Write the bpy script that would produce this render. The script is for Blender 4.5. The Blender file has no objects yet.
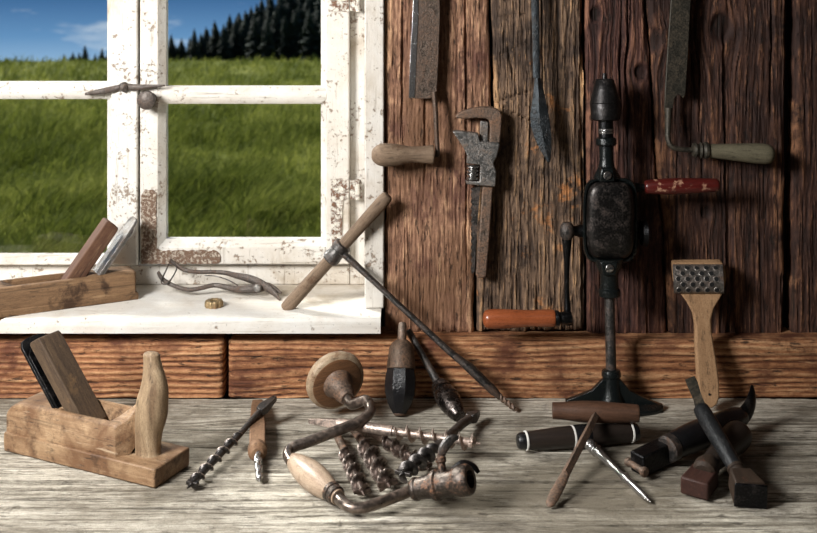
import bpy, math, random
import numpy as np
from mathutils import Vector, Matrix
random.seed(4); RS = np.random.RandomState(7)
C = bpy.context.scene.collection
SC = bpy.context.scene
HC = 0.543                      # eye height above the bench top
PI = math.pi

def P(u, v, y): return Vector(((u-408.5)*y/1000, y, HC-(v-10)*y/1000))
def T(u, v, z=0.0):
    y = (HC-z)*1000/(v-10)
    return Vector(((u-408.5)*y/1000, y, z))

# ------------------------------------------------------------------ noise
def _h(ix, iy, s):
    n = (ix.astype(np.int64)*374761393 + iy.astype(np.int64)*668265263 + s*974634777) & 0x7fffffff
    n = ((n ^ (n >> 13))*1274126177) & 0x7fffffff
    return ((n ^ (n >> 16)) & 0xffff)/65535.0
def vnoise(x, y, s=0):
    x = np.asarray(x, float); y = np.asarray(y, float)
    ix = np.floor(x); iy = np.floor(y); fx = x-ix; fy = y-iy
    fx = fx*fx*(3-2*fx); fy = fy*fy*(3-2*fy)
    a = _h(ix, iy, s); b = _h(ix+1, iy, s); c = _h(ix, iy+1, s); d = _h(ix+1, iy+1, s)
    return (a*(1-fx)+b*fx)*(1-fy)+(c*(1-fx)+d*fx)*fy
def fbm(x, y, s=0, o=4, r=.55):
    t = 0; a = 1; w = 0
    for k in range(o):
        t = t+a*vnoise(x*2**k, y*2**k, s+k*17); w += a; a *= r
    return t/w
def sstep(a, b, x):
    t = np.clip((np.asarray(x, float)-a)/(b-a), 0, 1); return t*t*(3-2*t)

# ------------------------------------------------------------------ materials
class G:
    def __init__(s, name):
        s.m = bpy.data.materials.new(name); s.m.use_nodes = True; s.t = s.m.node_tree; s.t.nodes.clear()
        s.out = s.t.nodes.new('ShaderNodeOutputMaterial'); s.b = s.t.nodes.new('ShaderNodeBsdfPrincipled')
        s.t.links.new(s.b.outputs[0], s.out.inputs[0]); s._tc = None
    def n(s, ty, **k):
        x = s.t.nodes.new(ty)
        for a, b in k.items(): setattr(x, a, b)
        return x
    def put(s, sock, v):
        if isinstance(v, bpy.types.NodeSocket): s.t.links.new(v, sock)
        else:
            if isinstance(v, (tuple, list)) and len(v) == 3 and sock.type == 'RGBA': v = (*v, 1)
            sock.default_value = v
    def co(s, sc=(1, 1, 1), loc=(0, 0, 0)):
        if s._tc is None:
            s._tc = s.n('ShaderNodeTexCoord')
        mp = s.n('ShaderNodeMapping'); s.t.links.new(s._tc.outputs['Object'], mp.inputs[0])
        mp.inputs['Scale'].default_value = sc; mp.inputs['Location'].default_value = loc
        return mp.outputs[0]
    def noise(s, vec, scale, detail=4, rough=.6, dist=0):
        x = s.n('ShaderNodeTexNoise'); s.put(x.inputs['Vector'], vec)
        for k, v in (('Scale', scale), ('Detail', detail), ('Roughness', rough), ('Distortion', dist)): x.inputs[k].default_value = v
        return x.outputs[0]
    def ramp(s, fac, stops):
        x = s.n('ShaderNodeValToRGB'); s.put(x.inputs[0], fac); e = x.color_ramp.elements
        while len(e) < len(stops): e.new(.5)
        for el, (p, c) in zip(e, stops):
            el.position = p; el.color = (*c, 1) if isinstance(c, (tuple, list)) else (c, c, c, 1)
        return x.outputs[0]
    def mix(s, f, a, b, mode='MIX'):
        x = s.n('ShaderNodeMix', data_type='RGBA', blend_type=mode)
        s.put(x.inputs[0], f); s.put(x.inputs[6], a); s.put(x.inputs[7], b); return x.outputs[2]
    def ma(s, op, a, b=0.0):
        x = s.n('ShaderNodeMath', operation=op); s.put(x.inputs[0], a); s.put(x.inputs[1], b); return x.outputs[0]
    def attr(s, name):
        x = s.n('ShaderNodeAttribute'); x.attribute_name = name; return x.outputs['Fac']
    def bump(s, h, strength=.5, dist=.001):
        x = s.n('ShaderNodeBump'); x.inputs['Strength'].default_value = strength; x.inputs['Distance'].default_value = dist
        s.put(x.inputs['Height'], h); s.t.links.new(x.outputs[0], s.b.inputs['Normal'])

def hx(r, g, b):
    f = lambda c: (c/255/12.92) if c/255 <= .04045 else ((c/255+.055)/1.055)**2.4
    return (f(r), f(g), f(b))

def wood(name, stops, g='Z', fine=260, coarse=28, bump=.5, rough=.75, use_attr=False, stain=None, crack=.55, spec=.25, dist=.0012, light=.6, wear=None):
    wear = wear if wear is not None else (1.0 if use_attr else .55)
    q = G(name); sc = {'X': (.07, 1, 1), 'Y': (1, .07, 1), 'Z': (1, 1, .07)}[g]
    v = q.co(sc)
    n1 = q.noise(v, coarse, 5, .6, .6); n2 = q.noise(v, fine, 4, .7)
    sc4 = tuple(1 if a == 1 else .22 for a in sc)
    n4 = q.noise(q.co(sc4, (2.7, .4, 1.9)), 340, 4, .75)
    if use_attr: f = q.ma('ADD', q.ma('ADD', q.ma('MULTIPLY', q.attr('grain'), .46), q.ma('MULTIPLY', n2, .26)), q.ma('MULTIPLY', q.ma('ADD', q.ma('MULTIPLY', q.ma('SUBTRACT', n4, .5), 1.7), .5), .28))
    else: f = q.ma('ADD', q.ma('ADD', q.ma('MULTIPLY', n1, .50), q.ma('MULTIPLY', n2, .30)), q.ma('MULTIPLY', q.ma('ADD', q.ma('MULTIPLY', q.ma('SUBTRACT', n4, .5), 1.2), .5), .20))
    col = q.ramp(f, stops)
    if stain:
        for (sc_, c_, lo, hi) in stain:
            sf = q.ramp(q.noise(q.co(loc=(sc_*.37, 1.3, .2)), sc_, 6, .68, .3), [(lo, 0), (hi, 1)])
            col = q.mix(sf, col, c_)
    n3 = q.noise(q.co(tuple(a if a == 1 else .03 for a in sc), (3.1, 2.2, .7)), fine*.55, 3, .6)
    ck = q.ramp(n3, [(.30, 1), (.40, 0)])
    col = q.mix(q.ma('MULTIPLY', ck, crack), col, (.012, .008, .005))
    sp = q.ramp(q.noise(q.co(loc=(5, 1, 2)), 900, 3, .6), [(.33, .5), (.5, 1)])
    col = q.mix(.8, col, sp, 'MULTIPLY')
    if wear > 0:
        pt = q.ramp(q.noise(q.co(sc4, (8, 3, 6)), 210, 5, .7), [(.34, 1), (.42, 0)])
        col = q.mix(q.ma('MULTIPLY', pt, .8*wear), col, (.014, .010, .008))
        lt = q.ramp(q.noise(q.co(tuple(1 if a == 1 else .10 for a in sc), (1, 9, 4)), 120, 6, .75), [(.60, 0), (.68, 1)])
        col = q.mix(q.ma('MULTIPLY', lt, light*wear), col, stops[-1][1])
        ck = q.ma('ADD', ck, q.ma('MULTIPLY', pt, wear))
    q.put(q.b.inputs['Base Color'], col); q.b.inputs['Roughness'].default_value = rough
    q.b.inputs['Specular IOR Level'].default_value = spec
    h = q.ma('SUBTRACT', q.ma('ADD', q.ma('MULTIPLY', n2, .8), q.ma('MULTIPLY', f, .6)), q.ma('MULTIPLY', ck, .8))
    q.bump(h, bump, dist)
    return q.m

def metal(name, base, rust, lo=.45, hi=.6, rough=.4, metallic=.85, bump=.25, scale=60, rrough=.75):
    q = G(name)
    n = q.noise(q.co(), scale, 7, .68, .4); n2 = q.noise(q.co(loc=(1, 2, 3)), scale*7, 4, .6)
    f = q.ramp(q.ma('ADD', q.ma('MULTIPLY', n, .75), q.ma('MULTIPLY', n2, .25)), [(lo, 0), (hi, 1)])
    rc = q.ramp(n2, [(.32, tuple(c*.3 for c in rust)), (.5, rust), (.7, tuple(min(1, c*1.6) for c in rust))])
    base = q.ramp(n2, [(.3, tuple(c*.55 for c in base)), (.55, base), (.7, tuple(min(1, c*1.35) for c in base))])
    q.put(q.b.inputs['Base Color'], q.mix(f, base, rc))
    q.put(q.b.inputs['Metallic'], q.ma('MULTIPLY', q.ma('SUBTRACT', 1.0, f), metallic))
    q.put(q.b.inputs['Roughness'], q.ma('ADD', q.ma('MULTIPLY', f, rrough-rough), q.ma('ADD', rough-.08, q.ma('MULTIPLY', n2, .16))))
    q.bump(q.ma('ADD', n2, q.ma('MULTIPLY', f, .5)), min(1, bump*2), .0012)
    q.b.inputs['Specular IOR Level'].default_value = .5
    return q.m

def paint(name, g='Z', chip=.66, grime=1.0):
    q = G(name); sc = {'X': (.06, 1, 1), 'Y': (1, .06, 1), 'Z': (1, 1, .06)}[g]
    v = q.co(sc)
    big = q.noise(q.co(loc=(.3, .1, .4)), 9, 6, .65, .5); st = q.noise(v, 190, 4, .65); iso = q.noise(q.co(loc=(9, 3, 1)), 160, 5, .65)
    col = q.ramp(big, [(.32, hx(176, 164, 146)), (.44, hx(204, 197, 186)), (.6, hx(214, 211, 204)), (.75, hx(218, 216, 211))])
    s1 = q.ramp(st, [(.27, 1), (.40, 0)])
    col = q.mix(q.ma('MULTIPLY', s1, .75*grime), col, hx(128, 114, 96))
    big2 = q.noise(q.co(loc=(2, 7, 4)), 26, 5, .7, .3)
    cf = q.ramp(q.ma('ADD', q.ma('MULTIPLY', iso, .55), q.ma('MULTIPLY', big2, .45)), [(chip-.10, 0), (chip-.05, 1)])
    col = q.mix(q.ma('MULTIPLY', cf, .8), col, hx(120, 96, 72))
    dots = q.ramp(q.noise(q.co(loc=(4, 4, 8)), 420, 2, .5), [(.70, 0), (.75, 1)])
    col = q.mix(q.ma('MULTIPLY', dots, .7), col, hx(60, 50, 42))
    q.put(q.b.inputs['Base Color'], col); q.b.inputs['Roughness'].default_value = .6
    q.bump(q.ma('SUBTRACT', q.ma('MULTIPLY', q.ma('ADD', st, iso), .5), q.ma('MULTIPLY', cf, .6)), .8, .0014)
    return q.m

MT = {}
MT['plank_red'] = wood('worn_red_brown_board', [(.22, hx(40, 26, 19)), (.40, hx(112, 80, 62)), (.56, hx(152, 114, 90)), (.8, hx(214, 172, 134))], use_attr=True,
    stain=[(13, hx(98, 66, 54), .50, .62), (5, hx(118, 86, 64), .5, .6)], crack=.45, bump=.8)
MT['plank_grey'] = wood('weathered_grey_brown_board', [(.22, hx(24, 18, 14)), (.40, hx(84, 66, 53)), (.56, hx(126, 102, 82)), (.8, hx(198, 156, 112))], use_attr=True,
    stain=[(11, hx(62, 50, 42), .50, .62), (16, hx(168, 114, 70), .60, .66)], crack=.6, bump=.9)
MT['plank_dark'] = wood('dark_red_board', [(.22, hx(16, 10, 9)), (.42, hx(60, 38, 33)), (.58, hx(86, 57, 48)), (.82, hx(150, 106, 82))], use_attr=True,
    stain=[(10, hx(50, 32, 29), .50, .62)], crack=.6, bump=.8)
MT['plank_brown'] = wood('dark_brown_board', [(.22, hx(15, 10, 8)), (.42, hx(58, 38, 31)), (.58, hx(84, 57, 45)), (.82, hx(158, 112, 80))], use_attr=True,
    stain=[(9, hx(48, 32, 27), .50, .62)], crack=.6, bump=.8)
MT['beam'] = wood('orange_brown_beam', [(.26, hx(38, 22, 14)), (.40, hx(112, 70, 46)), (.54, hx(162, 112, 76)), (.78, hx(214, 168, 124))], g='X', use_attr=True,
    stain=[(8, hx(96, 58, 40), .50, .64)], crack=.5, bump=.8)
MT['bench'] = wood('grey_weathered_bench', [(.24, hx(50, 45, 38)), (.40, hx(128, 121, 108)), (.54, hx(188, 181, 166)), (.78, hx(234, 228, 214))], g='X', use_attr=True, fine=420, wear=.6,
    stain=[(4, hx(120, 112, 98), .46, .64), (26, hx(84, 77, 66), .60, .72)], crack=.6, bump=.9)
MT['plane_wood'] = wood('worn_beech', [(.22, hx(74, 54, 38)), (.42, hx(134, 104, 76)), (.58, hx(172, 144, 112)), (.8, hx(208, 186, 156))], g='X', fine=200, bump=.3, rough=.55,
    stain=[(12, hx(112, 82, 58), .44, .60), (42, hx(78, 56, 40), .54, .68)], crack=.45, wear=.8, spec=.35)
MT['plane_wood_dark'] = wood('grey_brown_beech', [(.2, hx(48, 34, 24)), (.42, hx(98, 74, 52)), (.62, hx(140, 110, 80)), (.85, hx(180, 150, 114))], g='X', fine=200, bump=.5,
    stain=[(26, hx(62, 44, 30), .52, .64)], crack=.5)
MT['wedge_wood'] = wood('dark_stained_wedge', [(.2, hx(28, 22, 17)), (.42, hx(66, 53, 42)), (.6, hx(96, 78, 60)), (.85, hx(150, 124, 98))], fine=200, bump=.35,
    stain=[(40, hx(112, 88, 62), .56, .68)], crack=.3)
MT['wedge_red'] = wood('reddish_wedge', [(.2, hx(40, 25, 18)), (.45, hx(82, 56, 42)), (.65, hx(112, 82, 62)), (.9, hx(160, 130, 104))], fine=200, bump=.35, crack=.4)
MT['handle_wood'] = wood('greyed_handle_wood', [(.2, hx(56, 44, 36)), (.42, hx(106, 88, 72)), (.6, hx(140, 119, 98)), (.85, hx(184, 162, 136))], fine=330, bump=.35,
    stain=[(40, hx(92, 68, 50), .55, .7)], crack=.5)
MT['grip_wood'] = wood('polished_grip_wood', [(.2, hx(100, 80, 62)), (.42, hx(148, 126, 106)), (.6, hx(184, 164, 142)), (.85, hx(210, 194, 174))], fine=240, bump=.12, rough=.38,
    stain=[(30, hx(112, 84, 62), .54, .7)], crack=.25, spec=.5)
MT['olive_wood'] = wood('olive_grey_handle_wood', [(.2, hx(48, 44, 34)), (.45, hx(98, 92, 74)), (.65, hx(124, 118, 96)), (.9, hx(150, 142, 116))], fine=330, bump=.4, crack=.5)
MT['paddle_wood'] = wood('brown_paddle_wood', [(.2, hx(96, 70, 48)), (.42, hx(150, 116, 84)), (.62, hx(178, 142, 106)), (.85, hx(200, 168, 130))], fine=260, bump=.3, crack=.35,
    stain=[(20, hx(112, 82, 58), .54, .72)])
MT['orange_wood'] = wood('varnished_orange_wood', [(.2, hx(76, 34, 18)), (.45, hx(140, 74, 42)), (.65, hx(168, 94, 58)), (.9, hx(196, 126, 86))], fine=200, bump=.06, rough=.25, crack=.15, spec=.6,
    stain=[(60, hx(104, 50, 28), .58, .70)])
MT['red_wood'] = wood('chipped_red_paint_wood', [(.2, hx(34, 10, 9)), (.5, hx(84, 26, 22)), (.8, hx(110, 46, 38))], fine=200, bump=.2, rough=.3, crack=.3, spec=.6,
    stain=[(70, hx(170, 128, 104), .56, .62)])
MT['brown_turned'] = wood('brown_turned_wood', [(.2, hx(34, 22, 16)), (.45, hx(78, 54, 40)), (.65, hx(104, 74, 56)), (.9, hx(150, 112, 86))], fine=240, bump=.25, rough=.5, crack=.4, spec=.4)
MT['dark_turned'] = wood('dark_turned_wood', [(.2, hx(16, 12, 10)), (.5, hx(40, 32, 27)), (.8, hx(70, 56, 46))], fine=240, bump=.3, rough=.45, crack=.4, spec=.5)
MT['leather'] = wood('worn_brown_block', [(.2, hx(22, 16, 12)), (.5, hx(52, 41, 33)), (.8, hx(84, 68, 54))], fine=160, bump=.3, rough=.6, crack=.2, stain=[(80, hx(90, 58, 44), .58, .68)])
MT['red_block'] = wood('reddish_block', [(.2, hx(26, 16, 13)), (.5, hx(62, 40, 34)), (.8, hx(98, 66, 54))], fine=160, bump=.3, rough=.55, crack=.3)
MT['paint_v'] = paint('white_chipped_paint_upright', 'Z'); MT['paint_h'] = paint('white_chipped_paint_level', 'X')
MT['sill'] = paint('white_sill_paint', 'X', .70, .8)
MT['iron'] = metal('dark_iron', (.09, .086, .082), hx(70, 52, 40), .46, .62, .34)
MT['black_iron'] = metal('black_iron', (.016, .016, .017), hx(36, 28, 24), .52, .70, .34)
MT['steel'] = metal('grey_steel', (.24, .235, .225), hx(96, 78, 62), .46, .66, .34)
MT['bright'] = metal('worn_bright_steel', (.48, .47, .46), hx(100, 84, 72), .60, .8, .22, .95)
MT['rust'] = metal('rusty_steel', (.17, .135, .11), hx(110, 82, 62), .38, .60, .40)
MT['rust_plate'] = metal('flaking_rust', hx(206, 192, 174), hx(118, 92, 74), .45, .50, .75, 0, 1, 210)
MT['rust_hinge'] = metal('painted_rusty_hinge', hx(228, 222, 210), hx(116, 84, 64), .48, .54, .7, 0, .9, 110)
MT['chuck_rust'] = metal('orange_rusty_chuck', (.085, .07, .06), hx(118, 80, 54), .50, .66, .38, .85, .2)
MT['blue_steel'] = metal('blue_black_steel', (.055, .065, .072), hx(60, 52, 46), .50, .68, .42, .7, .6)
MT['blade_brown'] = metal('brown_patina_blade', (.11, .085, .068), hx(84, 62, 46), .42, .62, .42)
MT['olive_iron'] = metal('olive_patina_iron', (.050, .046, .036), hx(64, 54, 40), .44, .66, .5, .6, .1)
MT['green_black'] = metal('green_black_enamel', (.010, .013, .013), hx(24, 22, 20), .56, .8, .2, .3)
MT['grater'] = metal('dull_grater_tin', (.26, .24, .22), hx(84, 66, 54), .46, .64, .38)
MT['brass'] = metal('dull_brass', (.40, .30, .16), hx(112, 84, 52), .44, .6, .4)
MT['black_gloss'] = metal('black_gloss', (.01, .01, .011), hx(24, 20, 18), .6, .8, .22, .1)
def flat(name, c, rough=.5, metallic=0.0):
    q = G(name); n = q.noise(q.co(), 120, 4, .6)
    q.put(q.b.inputs['Base Color'], q.mix(n, tuple(x*.75 for x in c), tuple(min(1, x*1.15) for x in c)))
    q.b.inputs['Roughness'].default_value = rough; q.b.inputs['Metallic'].default_value = metallic; return q.m
MT['ivory'] = flat('ivory_ring', (.75, .73, .68), .4)
MT['cover_steel'] = metal('dark_cover_steel', (.045, .042, .04), hx(58, 46, 40), .50, .68, .34, .9, .04)
MT['rod_steel'] = metal('brown_rod_steel', (.20, .165, .14), hx(100, 76, 60), .50, .80, .30, .9, .04, 24)
MT['bit_steel'] = metal('brown_bit_steel', (.10, .075, .062), hx(72, 50, 40), .46, .66, .36, .85, .05)
MT['old_iron'] = metal('old_dark_iron', (.10, .086, .076), hx(82, 64, 52), .44, .64, .42, .7, .3)
MT['worn_edge'] = metal('worn_bit_edge', (.36, .30, .26), hx(130, 104, 86), .52, .70, .42, .8, .05)
MT['dark_bit'] = metal('dark_bit_steel', (.06, .055, .052), hx(56, 44, 36), .50, .70, .36, .85, .05)
MT['pale_rust'] = metal('pale_brown_bit_steel', (.45, .37, .32), hx(140, 114, 96), .46, .66, .34, .85, .15)
MT['sleeve_brown'] = metal('brown_sleeve', (.10, .075, .055), hx(92, 68, 50), .40, .60, .40)
MT['dark_chuck'] = metal('ribbed_dark_chuck', (.07, .06, .055), hx(64, 50, 42), .50, .68, .24, .95, .15)
MT['rusty_wood'] = wood('rusty_brown_stub', [(.2, hx(70, 48, 34)), (.5, hx(126, 96, 72)), (.8, hx(160, 132, 104))], g='Y', fine=240, bump=.3)
MT['pad_wood'] = wood('ringed_pad_wood', [(.2, hx(96, 76, 56)), (.42, hx(148, 124, 98)), (.62, hx(182, 162, 136)), (.85, hx(208, 194, 172))], g='X', fine=200, bump=.2, rough=.5, stain=[(34, hx(104, 66, 40), .52, .66)], crack=.3, spec=.4)
MT['pad_face'] = wood('brown_pad_face', [(.2, hx(44, 28, 18)), (.42, hx(96, 66, 44)), (.62, hx(128, 92, 64)), (.85, hx(168, 130, 98))], g='X', fine=200, bump=.3, rough=.5, crack=.4)
MT['chuck_black'] = metal('dark_drill_chuck', (.035, .033, .033), hx(44, 36, 32), .52, .70, .34, .8, .12)
MT['black_worn'] = metal('worn_black_handle', (.03, .032, .034), hx(58, 54, 50), .52, .68, .36, .5, .3)
MT['dark'] = flat('dark_gap_wood', (.012, .009, .008), .9)
MT['shell'] = flat('brown_room_wood', (.10, .07, .05), .9)
MT['hole'] = flat('hole_shade', (.004, .004, .004), .9)  # near-black colour standing in for the shade inside holes and slots

# ------------------------------------------------------------------ objects
WM = {}
def tag(o, label=None, cat=None, group=None, kind=None):
    if label: o['label'] = label
    if cat: o['category'] = cat
    if group: o['group'] = group
    if kind: o['kind'] = kind
    return o
def put(o, M, parent=None):
    WM[o.name] = M.copy()
    if parent is not None:
        o.parent = parent; o.matrix_basis = WM[parent.name].inverted() @ M
    else: o.matrix_basis = M
    return o
def thing(name, loc, label, cat, group=None):
    o = bpy.data.objects.new(name, None); C.objects.link(o); o.empty_display_size = .02
    put(o, Matrix.Translation(Vector(loc))); return tag(o, label, cat, group)
def fr(A, B, xh=None):
    A = Vector(A); B = Vector(B); z = (B-A).normalized()
    xh = Vector(xh) if xh is not None else (Vector((1, 0, 0)) if abs(z.x) < .9 else Vector((0, 1, 0)))
    x = (xh-z*xh.dot(z)).normalized(); y = z.cross(x)
    M = Matrix((x, y, z)).transposed().to_4x4(); M.translation = A; return M
class MB:
    def __init__(s): s.v = []; s.f = []; s.mi = []; s.cur = 0
    def face(s, f): s.f.append(f); s.mi.append(s.cur)
    def box(s, a, b):
        n = len(s.v); (x0, y0, z0), (x1, y1, z1) = a, b
        s.v += [(x0,y0,z0),(x1,y0,z0),(x1,y1,z0),(x0,y1,z0),(x0,y0,z1),(x1,y0,z1),(x1,y1,z1),(x0,y1,z1)]
        for f in ((0,3,2,1),(4,5,6,7),(0,1,5,4),(1,2,6,5),(2,3,7,6),(3,0,4,7)): s.face(tuple(n+i for i in f))
        return s
    def loft(s, rings, cap=True, close=False):
        n = len(s.v); k = len(rings[0])
        for r in rings: s.v += [tuple(p) for p in r]
        for i in range(len(rings)-1):
            for j in range(k):
                a = n+i*k+j; b = n+i*k+(j+1) % k; s.face((a, b, b+k, a+k))
        if close:
            e = n+(len(rings)-1)*k
            for j in range(k): s.face((e+j, e+(j+1) % k, n+(j+1) % k, n+j))
        elif cap:
            s.face(tuple(n+j for j in reversed(range(k)))); e = n+(len(rings)-1)*k; s.face(tuple(e+j for j in range(k)))
        return s
    def lathe(s, prof, seg=32, sx=1, sy=1, M=None, ph=0, close=False):
        rings = []
        for (r, z) in prof:
            ring = [Vector((max(r, 1e-5)*sx*math.cos(ph+2*PI*j/seg), max(r, 1e-5)*sy*math.sin(ph+2*PI*j/seg), z)) for j in range(seg)]
            if M is not None: ring = [M @ p for p in ring]
            rings.append(ring)
        return s.loft(rings, close=close)
    def tube(s, pts, rad, seg=14, flat=1.0, up=(0, 0, 1), sq=0):
        pts = [Vector(p) for p in pts]; rings = []; pn = None
        for i, p in enumerate(pts):
            t = (pts[min(i+1, len(pts)-1)]-pts[max(i-1, 0)]).normalized()
            if pn is None:
                u = Vector(up)
                if abs(u.dot(t)) > .95: u = Vector((1, 0, 0))
                pn = (u-t*u.dot(t)).normalized()
            else: pn = (pn-t*pn.dot(t)).normalized()
            bn = t.cross(pn); r = rad[i] if isinstance(rad, (list, tuple)) else rad
            fl = flat[i] if isinstance(flat, (list, tuple)) else flat
            ring = []
            for j in range(seg):
                a = 2*PI*j/seg; c, d = math.cos(a), math.sin(a)
                if sq: c = math.copysign(abs(c)**(1-sq), c); d = math.copysign(abs(d)**(1-sq), d)
                ring.append(p+pn*r*fl*c+bn*r*d)
            rings.append(ring)
        return s.loft(rings)
    def prism(s, poly, y0, y1, f=None):
        """poly of (a,b); f maps (a, depth, b) to a point"""
        f = f or (lambda a, d, b: (a, d, b))
        return s.loft([[f(a, y0, b) for a, b in poly], [f(a, y1, b) for a, b in poly]])
    def build(s, name, mat, parent=None, M=None, bevel=0, seg=2, sub=0, smooth=35, world=True, frame=None):
        """verts in world coordinates when frame is None, else local to frame"""
        if frame is None:
            o0 = WM[parent.name].translation if parent is not None else (M.translation if M is not None else Vector((0, 0, 0)))
            fm = Matrix.Translation(o0); inv = fm.inverted(); vs = [tuple(inv @ Vector(v)) for v in s.v]
        else: fm = frame; vs = [tuple(v) for v in s.v]
        me = bpy.data.meshes.new(name); me.from_pydata(vs, [], s.f); 
        mats = mat if isinstance(mat, (list, tuple)) else [mat]
        for m in mats: me.materials.append(MT[m] if isinstance(m, str) else m)
        if len(mats) > 1: me.polygons.foreach_set('material_index', s.mi)
        import bmesh
        bm = bmesh.new(); bm.from_mesh(me); bmesh.ops.recalc_face_normals(bm, faces=bm.faces); bm.to_mesh(me); bm.free()
        me.polygons.foreach_set('use_smooth', [True]*len(me.polygons))
        try: me.set_sharp_from_angle(angle=math.radians(smooth))
        except Exception: pass
        me.update()
        o = bpy.data.objects.new(name, me); C.objects.link(o); put(o, fm, parent)
        if bevel:
            b = o.modifiers.new('bevel', 'BEVEL'); b.width = bevel; b.segments = seg; b.limit_method = 'ANGLE'; b.angle_limit = math.radians(40); b.harden_normals = False
        if sub:
            b = o.modifiers.new('sub', 'SUBSURF'); b.levels = sub; b.render_levels = sub
        return o
def cr(pts, n=8):
    """smooth curve through the points (Catmull-Rom)"""
    p = [Vector(q) for q in pts]; p = [p[0]*2-p[1]]+p+[p[-1]*2-p[-2]]; out = []
    for i in range(1, len(p)-2):
        for k in range(n):
            t = k/n
            out.append(.5*((2*p[i])+(p[i+1]-p[i-1])*t+(2*p[i-1]-5*p[i]+4*p[i+1]-p[i+2])*t*t+(3*p[i]-p[i-1]-3*p[i+1]+p[i+2])*t**3))
    out.append(p[-2]); return out
def crf(vals, n=8): return [v.x for v in cr([Vector((a, 0, 0)) for a in vals], n)]
def lathe_part(name, mat, parent, A, B, prof, seg=32, xh=None, ph=0, smooth=35, sx=1, sy=1):
    """prof: (t in 0..1 along A-B, radius)"""
    L = (Vector(B)-Vector(A)).length
    return MB().lathe([(r, t*L) for t, r in prof], seg, sx, sy, ph=ph).build(name, mat, parent, frame=fr(A, B, xh), smooth=smooth)
def sm(prof, n=5):
    c = cr([Vector((t, r, 0)) for t, r in prof], n); return [(q.x, max(q.y, 1e-5)) for q in c]

def grid_board(name, mat, X, Y, Z, H, back, attrs=None, parent=None, wrap=None):
    """a thick board whose seen face is a relief grid; X,Y,Z,H arrays (n,m); back: vector to the rear side"""
    n, m = X.shape; b = Vector(back)
    fv = np.stack([X, Y, Z], -1).reshape(-1, 3)
    bv = fv+np.array(b)
    idx = np.arange(n*m).reshape(n, m); N = n*m
    f = np.stack([idx[:-1, :-1], idx[1:, :-1], idx[1:, 1:], idx[:-1, 1:]], -1).reshape(-1, 4)
    per = list(idx[0, :])+list(idx[1:, -1])+list(idx[-1, -2::-1])+list(idx[-2:0:-1, 0])
    K = len(per); V = np.concatenate([fv, bv[per]]); F = f.tolist()
    for k in range(K):
        k2 = (k+1) % K; F.append([per[k2], per[k], N+k, N+k2])
    F.append([N+k for k in range(K)])
    return V, F, (N, per)
def relief(name, mat, pieces, parent=None, kind=None):
    """pieces: list of (X,Y,Z,grain,back,material index)"""
    V = []; F = []; Gr = []; mi = []; off = 0
    for X, Y, Z, gr, back, k in pieces:
        v, f, (N, per) = grid_board(name, mat, X, Y, Z, None, back)
        g = gr.reshape(-1); g = np.concatenate([g, g[per]])
        V.append(v); Gr.append(g); F += [[i+off for i in q] for q in f]; mi += [k]*len(f); off += len(v)
    V = np.concatenate(V); Gr = np.concatenate(Gr)
    o0 = Vector((V[:, 0].min(), V[:, 1].min(), V[:, 2].min()))
    if parent is not None: o0 = WM[parent.name].translation
    me = bpy.data.meshes.new(name); me.from_pydata((V-np.array(o0)).tolist(), [], F)
    mats = mat if isinstance(mat, (list, tuple)) else [mat]
    for q in mats: me.materials.append(MT[q])
    me.polygons.foreach_set('material_index', mi)
    a = me.attributes.new('grain', 'FLOAT', 'POINT'); a.data.foreach_set('value', Gr.astype(np.float32))
    import bmesh
    bm = bmesh.new(); bm.from_mesh(me); bmesh.ops.recalc_face_normals(bm, faces=bm.faces); bm.to_mesh(me); bm.free()
    me.polygons.foreach_set('use_smooth', [True]*len(me.polygons)); me.set_sharp_from_angle(angle=math.radians(50)); me.update()
    o = bpy.data.objects.new(name, me); C.objects.link(o); put(o, Matrix.Translation(o0), parent)
    if kind: o['kind'] = kind
    return o

# ================================================================== THE ROOM
WY = 1.43
def lerp_px(tab, z):
    v = 10+1000*(HC-z)/WY
    return (np.interp(v, [a for a, b in tab], [b for a, b in tab])-408.5)*WY/1000
def knots(x, z, ks):
    """bend the grain round knots"""
    dx = np.zeros_like(x); kd = np.zeros_like(x)
    for (u, v, r) in ks:
        p = P(u, v, WY); d2 = ((x-p.x)/r)**2+((z-p.z)/(r*1.35))**2
        dx += (x-p.x)*(-.75)*np.exp(-d2*.28); kd = np.maximum(kd, sstep(1.0, .55, np.sqrt(d2)))
    return dx, kd
def grooves(x, z, gs):
    d = np.zeros_like(x)
    for (u0, v0, u1, v1, w, dep) in gs:
        a = P(u0, v0, WY); b = P(u1, v1, WY); ax, az, bx, bz = a.x, a.z, b.x, b.z
        L2 = (bx-ax)**2+(bz-az)**2; t = np.clip(((x-ax)*(bx-ax)+(z-az)*(bz-az))/L2, 0, 1)
        dd = np.hypot(x-(ax+t*(bx-ax)), z-(az+t*(bz-az)))+.0012*(vnoise(x*300, z*300, 5)-.5)
        d = np.maximum(d, dep*np.exp(-(dd/w)**2))
    return d
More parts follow.
